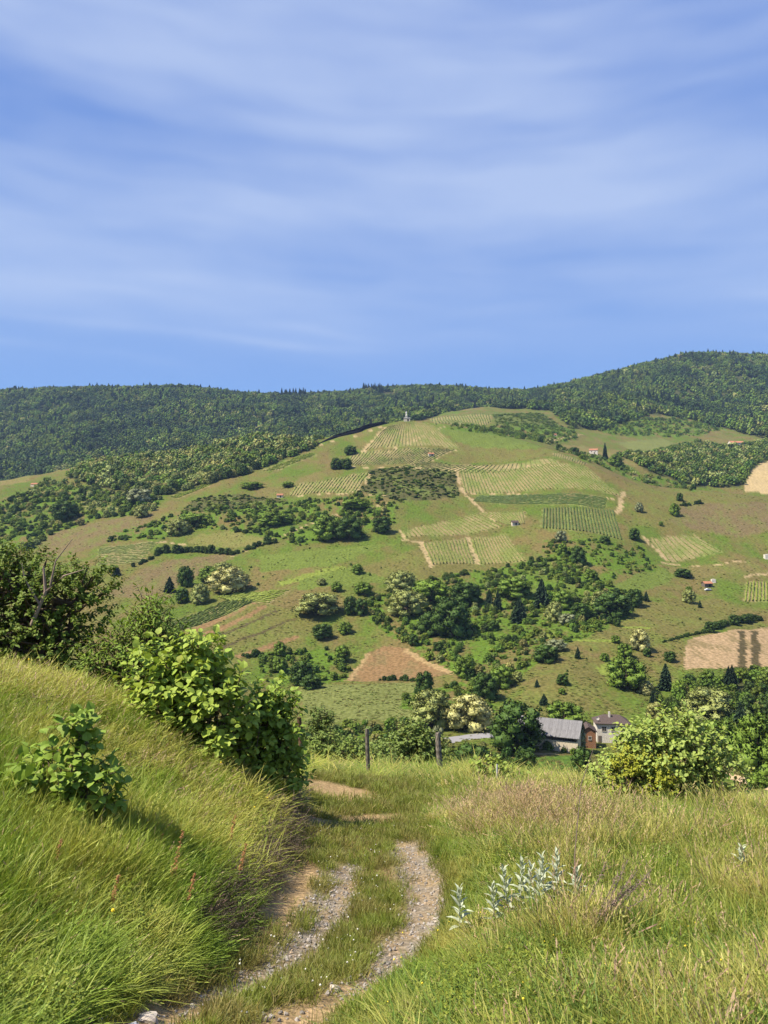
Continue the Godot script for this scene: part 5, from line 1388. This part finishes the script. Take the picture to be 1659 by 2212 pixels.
# ---------------------------------------------------------------- grass and flowers
func tuft(sd: int, blades: int, h: float, w: float, spread: float, bend: float, heads := 0.0) -> ArrayMesh:
	var r := RandomNumberGenerator.new(); r.seed = sd
	var mb := Mb.new()
	for k in blades:
		var a := r.randf() * TAU; var rad := spread * sqrt(r.randf())
		var o := Vector3(cos(a) * rad, -0.02, sin(a) * rad)
		var lean := Vector3(cos(a + r.randfn() * 0.8), 0, sin(a + r.randfn() * 0.8)) * bend * r.randf_range(0.3, 1.3)
		var hh := h * r.randf_range(0.55, 1.1)
		var side := Vector3(r.randfn(), 0, r.randfn()).normalized() * w * r.randf_range(0.7, 1.2)
		var t := r.randf_range(0.55, 1.45); var yl := r.randf_range(0.9, 1.2)
		var col := Color(t * yl, t, t * r.randf_range(0.7, 1.05))
		if r.randf() < 0.07: col = Color(1.5, 1.2, 1.6)                 # a straw coloured blade
		var p1 := o + Vector3(0, hh * 0.4, 0) + lean * hh * 0.18; var p2 := o + Vector3(0, hh * 0.75, 0) + lean * hh * 0.5; var p3 := o + Vector3(0, hh * 0.95, 0) + lean * hh
		mb.quad(o - side, p1 - side * 0.9, p1 + side * 0.9, o + side, col)
		mb.quad(p1 - side * 0.9, p2 - side * 0.6, p2 + side * 0.6, p1 + side * 0.9, col)
		mb.tri(p2 - side * 0.6, p3, p2 + side * 0.6, col)
		if r.randf() < heads:                                           # seed head
			var d := (p3 - p2).normalized()
			var hc := Color(t * 1.35, t * 1.15, t * 1.5)
			for m in 7:
				var q := p3 - d * hh * 0.16 + d * hh * 0.03 * m
				var s := Vector3(r.randfn(), r.randfn() * 0.3, r.randfn()).normalized() * hh * 0.011
				mb.tri(q - s, q + d * hh * 0.05, q + s, hc)
	return mb.mesh()

func herb(sd: int, stems: int, h: float, leaf: float, tip := Color(1, 1, 1, 0)) -> ArrayMesh:
	var r := RandomNumberGenerator.new(); r.seed = sd
	var mb := Mb.new()
	for k in stems:
		var d := Vector3(r.randfn() * 0.4, 1, r.randfn() * 0.4).normalized()
		var o := Vector3(r.randfn() * 0.08, -0.02, r.randfn() * 0.08); var hh := h * r.randf_range(0.6, 1.1)
		var s := Vector3(0.003, 0, 0)
		mb.tri(o - s, o + d * hh, o + s, Color(0.8, 0.9, 0.6))
		for m in 9:
			var q := o + d * hh * (m + 1.0) / 9.0
			for e in 2:
				var a := r.randf() * TAU
				var out := (Vector3(cos(a), 0.5, sin(a))).normalized() * leaf * r.randf_range(0.6, 1.2)
				var side := out.cross(Vector3.UP).normalized() * leaf * 0.22
				var t := r.randf_range(0.75, 1.25)
				var c := Color(t, t, t * 0.8)
				if tip.a > 0.0 and m > 5: c = tip * r.randf_range(0.8, 1.1)
				mb.tri(q, q + out * 0.5 - side, q + out, c); mb.tri(q, q + out, q + out * 0.5 + side, c)
	return mb.mesh()

func build_grass() -> void:
	var meshes := {}
	for s in 3:
		meshes["tall" + str(s)] = tuft(40 + s, 36, 0.55, 0.0046, 0.12, 0.42, 0.04)
		meshes["mid" + str(s)] = tuft(50 + s, 38, 0.32, 0.0040, 0.13, 0.45, 0.05)
		meshes["short" + str(s)] = tuft(60 + s, 60, 0.09, 0.0026, 0.12, 0.8)
		meshes["dry" + str(s)] = tuft(70 + s, 20, 0.46, 0.0016, 0.12, 0.3, 0.6)
		meshes["herb" + str(s)] = herb(80 + s, 14, 0.28, 0.026)
	var names := {"tall": ["tall_grass", "long green grass covering the left bank and the field edge"], "mid": ["meadow_grass", "knee high meadow grass of the right slope"], "short": ["short_grass", "short grass and clover leaves growing on the track"], "dry": ["dry_grass", "tan seeding grass standing among the green"], "herb": ["meadow_herbs", "fine leafed yellow green herbs in the meadow"]}
	var places := {}; var tints := {}
	for m in meshes:
		places[m] = []; tints[m] = PackedColorArray()
	var n := 60000
	for k in n:
		var d := exp(rng.randf_range(log(2.5), log(26.0)))
		var u := rng.randf_range(-0.80, 0.80)
		var x := u * d
		var l := edge(EDGE_LEFT, d); var r := edge(EDGE_RIGHT, d)
		var kind := "mid"
		var h := 1.0; var brown := false
		var p1 := nz.get_noise_2d(x * 0.55, d * 0.55); var p2 := nz2.get_noise_2d(x * 2.1 + 30.0, d * 2.1)
		var c := Color(0.170, 0.250, 0.042)
		var inside := x > l - 0.04 and x < r + 0.05 and d < 17.0
		if inside or (d >= 14.5 and x > l - 0.2 and x < r + 0.6 and d < 18.5):
			var b := bare(x, d)
			if rng.randf() < b * 1.25: continue
			if rng.randf() < 0.34 + 0.7 * nz2.get_noise_2d(x * 1.7, d * 1.3): continue
			if x < l + 0.28 and d > 6.0 and rng.randf() < 0.6: continue
			kind = "short"
			h = rng.randf_range(0.6, 1.4) * (1.0 - 0.5 * b) * (1.0 if d < 13.0 else 1.5)
			c = Color(0.200, 0.255, 0.046).lerp(Color(0.30, 0.25, 0.105), clampf(0.25 + p2 + b * 0.4, 0.0, 0.85))
		elif x <= l - 0.04 or (x < l and d > 17.0):
			var e := l - x
			kind = "tall"
			h = lerpf(0.16, 0.95, smoothstep(0.0, 1.1 if d > 6.0 else 1.5, e)) * rng.randf_range(0.75, 1.15)
			h *= lerpf(1.0, 0.45, smoothstep(6.5, 9.5, d))
			c = Color(0.225, 0.340, 0.045).lerp(Color(0.390, 0.400, 0.085), clampf(0.28 + 1.2 * p1 + 0.7 * p2 + smoothstep(7.0, 10.0, d) * 0.45, 0.0, 1.0))
			if rng.randf() < 0.05 + 0.10 * smoothstep(7.5, 9.5, d): kind = "dry"; h *= 1.1 + 0.5 * smoothstep(7.5, 9.0, d)
			elif rng.randf() < 0.05: kind = "herb"; h = 1.0
			if e < 0.40 and d > 6.2 and d < 14.0 and rng.randf() < 0.8: kind = "dry"; h = 0.3 * rng.randf_range(0.6, 1.3); brown = true
		else:
			var e := x - r
			h = lerpf(0.12, 0.95, smoothstep(0.0, 1.25, e)) * rng.randf_range(0.7, 1.2)
			if d > 16.0: h *= 0.9
			if d < 4.8: h *= 0.75
			var dryness := 1.0 - smoothstep(0.5, 1.5, Vector2((x - 1.9) / 1.25, (d - 12.0) / 2.6).length())
			var q := rng.randf()
			c = Color(0.215, 0.300, 0.042).lerp(Color(0.430, 0.420, 0.120), clampf(0.38 + 1.5 * p1 + 0.9 * p2, 0.0, 1.0))
			h *= 1.0 + 0.55 * p1 + 0.35 * p2
			if p2 < -0.22 and q > 0.3: c = Color(0.120, 0.205, 0.034); h *= 1.25                    # clumps of darker, ranker grass
			if q < 0.035 + 0.45 * dryness + 0.08 * smoothstep(-0.1, 0.5, p1): kind = "dry"
			elif q < 0.24 and d < 16.0 and e > 0.3: kind = "herb"; h = rng.randf_range(0.6, 1.2) * smoothstep(0.0, 0.9, e)
			elif p2 > 0.18 or d < 4.6: kind = "tall"; h *= 0.6
			if d > 18.8: kind = "tall" if rng.randf() < 0.8 else "dry"; h *= 0.55
			if d < 16.0 and e < 0.10 + 0.25 * clampf(0.5 + p2, 0.0, 1.0): kind = "short"; h = rng.randf_range(0.7, 1.6)
		if kind == "dry": c = Color(0.50, 0.42, 0.20).lerp(Color(0.44, 0.33, 0.21), clampf(0.5 + p2, 0.0, 1.0))
		if brown: c = Color(0.15, 0.12, 0.085)
		if kind == "herb": c = Color(0.270, 0.310, 0.050).lerp(Color(0.150, 0.230, 0.045), rng.randf())
		var t := rng.randf_range(0.82, 1.18)
		var w := clampf(d / 8.0, 1.0, 2.4)
		var lean := Vector3(0.08 + 0.35 * p2 + rng.randfn() * 0.26, 1, 0.04 + 0.3 * p1 + rng.randfn() * 0.26).normalized()
		var b := Basis(Quaternion(Vector3.UP, lean)) * Basis(Vector3.UP, rng.randf() * TAU) * Basis.from_scale(Vector3(w, h, w))
		var key := kind + str(rng.randi() % 3)
		places[key].append(Transform3D(b, at(x, d)))
		tints[key].append(Color(c.r * t, c.g * t, c.b * t))
	for kind in names:
		var root := thing(names[kind][0], Vector3.ZERO, names[kind][1], "grass" if kind != "herb" else "herbs", "", "stuff")
		for s in 3:
			if places[kind + str(s)].size():
				copies("blades", meshes[kind + str(s)], mats.grass, places[kind + str(s)], tints[kind + str(s)], root)

func pebble(sd: int) -> ArrayMesh:
	var f := FastNoiseLite.new(); f.seed = sd; f.frequency = 0.9
	var b := ball(1); var mb := Mb.new(); var p := []
	for q in b[0]:
		p.append(q * Vector3(1, 0.62, 0.85) * (1.0 + 0.75 * f.get_noise_3dv(q * 1.6)))
	for k in range(0, b[1].size(), 3):
		mb.tri(p[b[1][k]], p[b[1][k + 2]], p[b[1][k + 1]])
	return mb.mesh()

func build_details() -> void:
	# gravel of the two wheel ruts
	var places := [[], [], []]; var tints := [PackedColorArray(), PackedColorArray(), PackedColorArray()]
	for k in 26000:
		var d := exp(rng.randf_range(log(3.6), log(14.0))); var x := rng.randf_range(-1.6, 1.3)
		if minf(rut_distance(RUT_LEFT, x, d), rut_distance(RUT_RIGHT, x, d)) > 0.32: continue
		if rng.randf() > bare(x, d) * (1.0 if d > 5.4 else 0.3) * (0.6 if rut_distance(RUT_RIGHT, x, d) < 0.4 else 1.0) or d > 12.5: continue
		var size := 0.0045 + 0.017 * pow(rng.randf(), 3.5)
		var b := Basis(Vector3(rng.randfn(), rng.randfn(), rng.randfn()).normalized(), rng.randf() * TAU) * Basis.from_scale(Vector3.ONE * size)
		var s := rng.randi() % 3; var t := rng.randf_range(0.6, 1.35)
		places[s].append(Transform3D(b, at(x, d, size * 0.3)))
		tints[s].append(Color(0.27 * t, 0.25 * t, 0.225 * t) if rng.randf() < 0.94 else Color(0.33 * t, 0.26 * t, 0.18 * t))
	var gravel := thing("gravel", Vector3.ZERO, "loose grey gravel lying in the two wheel ruts of the track", "gravel", "", "stuff")
	mats.stone = plain(Color(1, 1, 1), 0.9); mats.stone.vertex_color_use_as_albedo = true
	for s in 3:
		copies("pebbles", pebble(s + 1), mats.stone, places[s], tints[s], gravel)
	var labels := ["pale stone at the lower left beginning of the track", "pale stone on the sandy patch of the right rut", "small bluish stone at the bottom left of the track", "flat stone on the right rut's grass edge", "small stone high on the right rut"]
	for k in STONES.size() / 2:
		var o := part("stone", pebble(20 + k), plain([Color(0.42, 0.38, 0.33), Color(0.48, 0.42, 0.36), Color(0.30, 0.32, 0.36), Color(0.36, 0.32, 0.28), Color(0.38, 0.34, 0.30)][k], 0.9), self)
		o.position = at(STONES[k * 2], STONES[k * 2 + 1], 0.015); o.scale = Vector3.ONE * [0.055, 0.035, 0.04, 0.04, 0.035][k]
		tag(o, labels[k], "stone", "loose stones on the track")
	# silver leaved plants
	var heights := [0.30, 0.26, 0.40, 0.42, 0.36, 0.32, 0.40, 0.40, 0.28, 0.26]
	var spots := ["standing alone nearest the track", "second from the track", "tall, left in the main clump", "tallest, in the middle of the main clump", "between the two tall ones of the main clump", "low in front of the right pair", "left of the right pair in the clump", "at the right end of the main clump", "half hidden behind the dry purple weed", "alone at the far right of the meadow"]
	var silver := leafy(Color(0.40, 0.45, 0.33), 0.3, 0.8, 0.2)
	var soft := []
	for k in 3:
		var mb := Mb.new(); add_leaf(mb, leaf_points("soft", 0.25, 0.15 + 0.15 * k), Transform3D(), Color.WHITE * (0.9 + 0.1 * k)); soft.append(mb.mesh())
	for k in SILVER.size() / 2:
		var o := thing("silver_plant", at(SILVER[k * 2], SILVER[k * 2 + 1], 0.0), "silvery white leafed plant, " + spots[k], "plant", "silver leafed plants in the right meadow")
		var h: float = heights[k] + 0.16
		var lean := Vector3(rng.randfn() * 0.06, 1, rng.randfn() * 0.05).normalized()
		var st := Mb.new(); st.tube([Vector3(0, -0.05, 0), lean * h * 0.5, lean * h * 0.92], [0.007, 0.006, 0.004], 6)
		part("stem", st.mesh(), silver, o)
		var n := 22
		for m in n:
			var f := m / float(n - 1)
			var a := m * 2.4 + k
			var out := Vector3(cos(a), 0, sin(a)) * (1.0 - 0.62 * f) + Vector3(0, 0.35 + 0.9 * f, 0)
			var size := lerpf(0.115, 0.062, f * f) * rng.randf_range(0.85, 1.15)
			var lf := part("leaf", soft[m % 3], silver, o)
			lf.transform = leaf_frame(lean * h * (0.30 + 0.64 * f), out, Vector3(0, 1, 0) - Vector3(cos(a), 0, sin(a)) * 0.8 * f + Vector3(0, 0, 0.01), size)
	# dry purple brown weed
	var w := thing("dry_weed", at(DRYWEED[0], DRYWEED[1]), "dry purple brown feathery weed leaning over at the right of the silver plants", "weed")
	var dm := plain(Color(0.20, 0.15, 0.125), 0.95)
	for k in 11:
		var mb := Mb.new()
		var a := rng.randf_range(-0.5, 0.5)
		var tip := Vector3(0.10 + 0.36 * rng.randf(), rng.randf_range(0.35, 0.62), -0.18 + a * 0.5)
		var foot := Vector3(rng.randfn() * 0.05, -0.03, rng.randfn() * 0.05)
		var mid := foot.lerp(tip, 0.5) + Vector3(-0.05, 0.08, 0)
		mb.tube([foot, mid, tip], [0.005, 0.0035, 0.0015], 4)
		for m in 70:
			var f := rng.randf_range(0.35, 1.0)
			var q := foot.lerp(mid, f * 2.0) if f < 0.5 else mid.lerp(tip, f * 2.0 - 1.0)
			var e := Vector3(rng.randfn(), rng.randfn() + 0.4, rng.randfn()).normalized() * rng.randf_range(0.02, 0.06)
			var s := e.cross(Vector3(rng.randfn(), rng.randfn(), 1)).normalized() * 0.0022
			mb.tri(q - s, q + e, q + s)
		part("stalk", mb.mesh(), dm, w)
	# long bent bramble canes over the meadow
	for k in 2:
		var mb := Mb.new()
		var pts: Array = [[Vector3(0, 0, 0), Vector3(0.10, 0.40, -0.5), Vector3(0.30, 0.78, -1.1), Vector3(0.58, 0.98, -1.7)], [Vector3(0, 0, 0), Vector3(0.12, 0.30, 0.0), Vector3(0.35, 0.36, -0.1), Vector3(0.62, 0.24, -0.2)]][k]
		mb.tube(pts, [0.006, 0.005, 0.004, 0.002], 5)
		var lv := Mb.new()
		for m in 14:
			var f := rng.randf_range(0.4, 1.0) * 3.0
			var i := mini(int(f), 2)
			var q: Vector3 = pts[i].lerp(pts[i + 1], f - i)
			add_leaf(lv, leaf_points("long", 0.2, 0.2), leaf_frame(q, Vector3(rng.randfn(), rng.randfn(), rng.randfn()), Vector3(0.1, 1, 0.2), 0.03), Color(1, 1, 1))
		var o := thing("bramble_cane", at([1.42, 1.62][k], [6.0, 6.1][k]), ["long thin brown cane arching up to the right behind the silver plants", "short thin cane bowing to the right beside the dry weed"][k], "cane")
		part("cane", mb.mesh(), plain(Color(0.12, 0.09, 0.07), 0.9), o)
		part("foliage", lv.mesh(), leafy(Color(0.13, 0.14, 0.06), 0.3), o).set_meta("kind", "stuff")
	# rusty sorrel stalks on the left bank
	var sorrel_at := [[-1.75, 6.5], [-1.55, 6.3], [-2.0, 7.0], [-2.45, 5.9], [-1.6, 8.2], [-1.95, 5.7], [-1.35, 7.4]]
	var sorrel_label := ["tallest rusty sorrel stalk on the left bank", "rusty sorrel stalk right beside the tallest one", "rusty sorrel stalk behind the tallest one", "rusty sorrel stalk by the foot of the young shrub", "small rusty sorrel stalk under the hazel", "rusty sorrel stalk low on the left bank", "rusty sorrel stalk nearest the track edge"]
	for k in sorrel_at.size():
		var mb := Mb.new()
		var h := 0.62 if k == 0 else rng.randf_range(0.36, 0.52)
		var lean := Vector3(0.25, 1, 0.05)
		mb.tube([Vector3(0, -0.03, 0), lean * h * 0.5, lean * h], [0.004, 0.003, 0.001], 4, Color(0.8, 1.0, 0.8))
		for m in 90:
			var f := rng.randf_range(0.45, 1.0)
			var q := lean * h * f + Vector3(rng.randfn(), rng.randfn(), rng.randfn()) * 0.018 * (1.2 - f)
			var e := Vector3(rng.randfn(), rng.randfn(), rng.randfn()).normalized() * 0.012
			mb.tri(q - e, q + e.cross(Vector3(0.3, 1, 0.2)).normalized() * 0.010, q + e, Color(1, 1, 1) * rng.randf_range(0.7, 1.3))
		var o := part("sorrel_stalk", mb.mesh(), leafy(Color(0.36, 0.18, 0.075), 0.3), self)
		o.position = at(sorrel_at[k][0], sorrel_at[k][1])
		tag(o, sorrel_label[k], "weed", "sorrel stalks on the bank")
	# clover and meadow flowers
	var fl := Mb.new(); var b2 := ball(0)
	for k in range(0, b2[1].size(), 3):
		fl.tri(b2[0][b2[1][k]], b2[0][b2[1][k + 2]], b2[0][b2[1][k + 1]])
	var fm := fl.mesh()
	for set in [["clover_flowers", "white clover flowers dotted along the middle of the track", Color(0.66, 0.66, 0.58), 520, 0.007], ["yellow_flowers", "tiny yellow flowers in the right meadow", Color(0.70, 0.56, 0.05), 190, 0.006], ["bank_flowers", "few yellow flowers in the grass of the left bank", Color(0.75, 0.55, 0.04), 60, 0.012]]:
		var pl := []; var tn := PackedColorArray()
		for k in set[3]:
			var d := exp(rng.randf_range(log(3.6), log(14.0))); var l := edge(EDGE_LEFT, d); var r := edge(EDGE_RIGHT, d)
			var x := rng.randf_range(l + 0.2, r); var y := 0.08
			if set[0] == "yellow_flowers": x = r + rng.randf_range(0.2, 2.2); d = rng.randf_range(3.6, 6.5); y = rng.randf_range(0.16, 0.30)
			elif set[0] == "bank_flowers": x = l - rng.randf_range(0.2, 4.0); y = rng.randf_range(0.35, 0.6)
			elif bare(x, d) > 0.4: continue
			if nz2.get_noise_2d(x * 1.5, d * 1.5) < -0.05: continue
			var s: float = set[4] * rng.randf_range(0.6, 1.25)
			pl.append(Transform3D(Basis.from_scale(Vector3.ONE * s), at(x, d, y * rng.randf_range(0.6, 1.2)))); tn.append(set[2] * rng.randf_range(0.85, 1.1))
		var root := thing(set[0], Vector3.ZERO, set[1], "flowers", "", "stuff")
		copies("blossoms", fm, mats.stone, pl, tn, root)
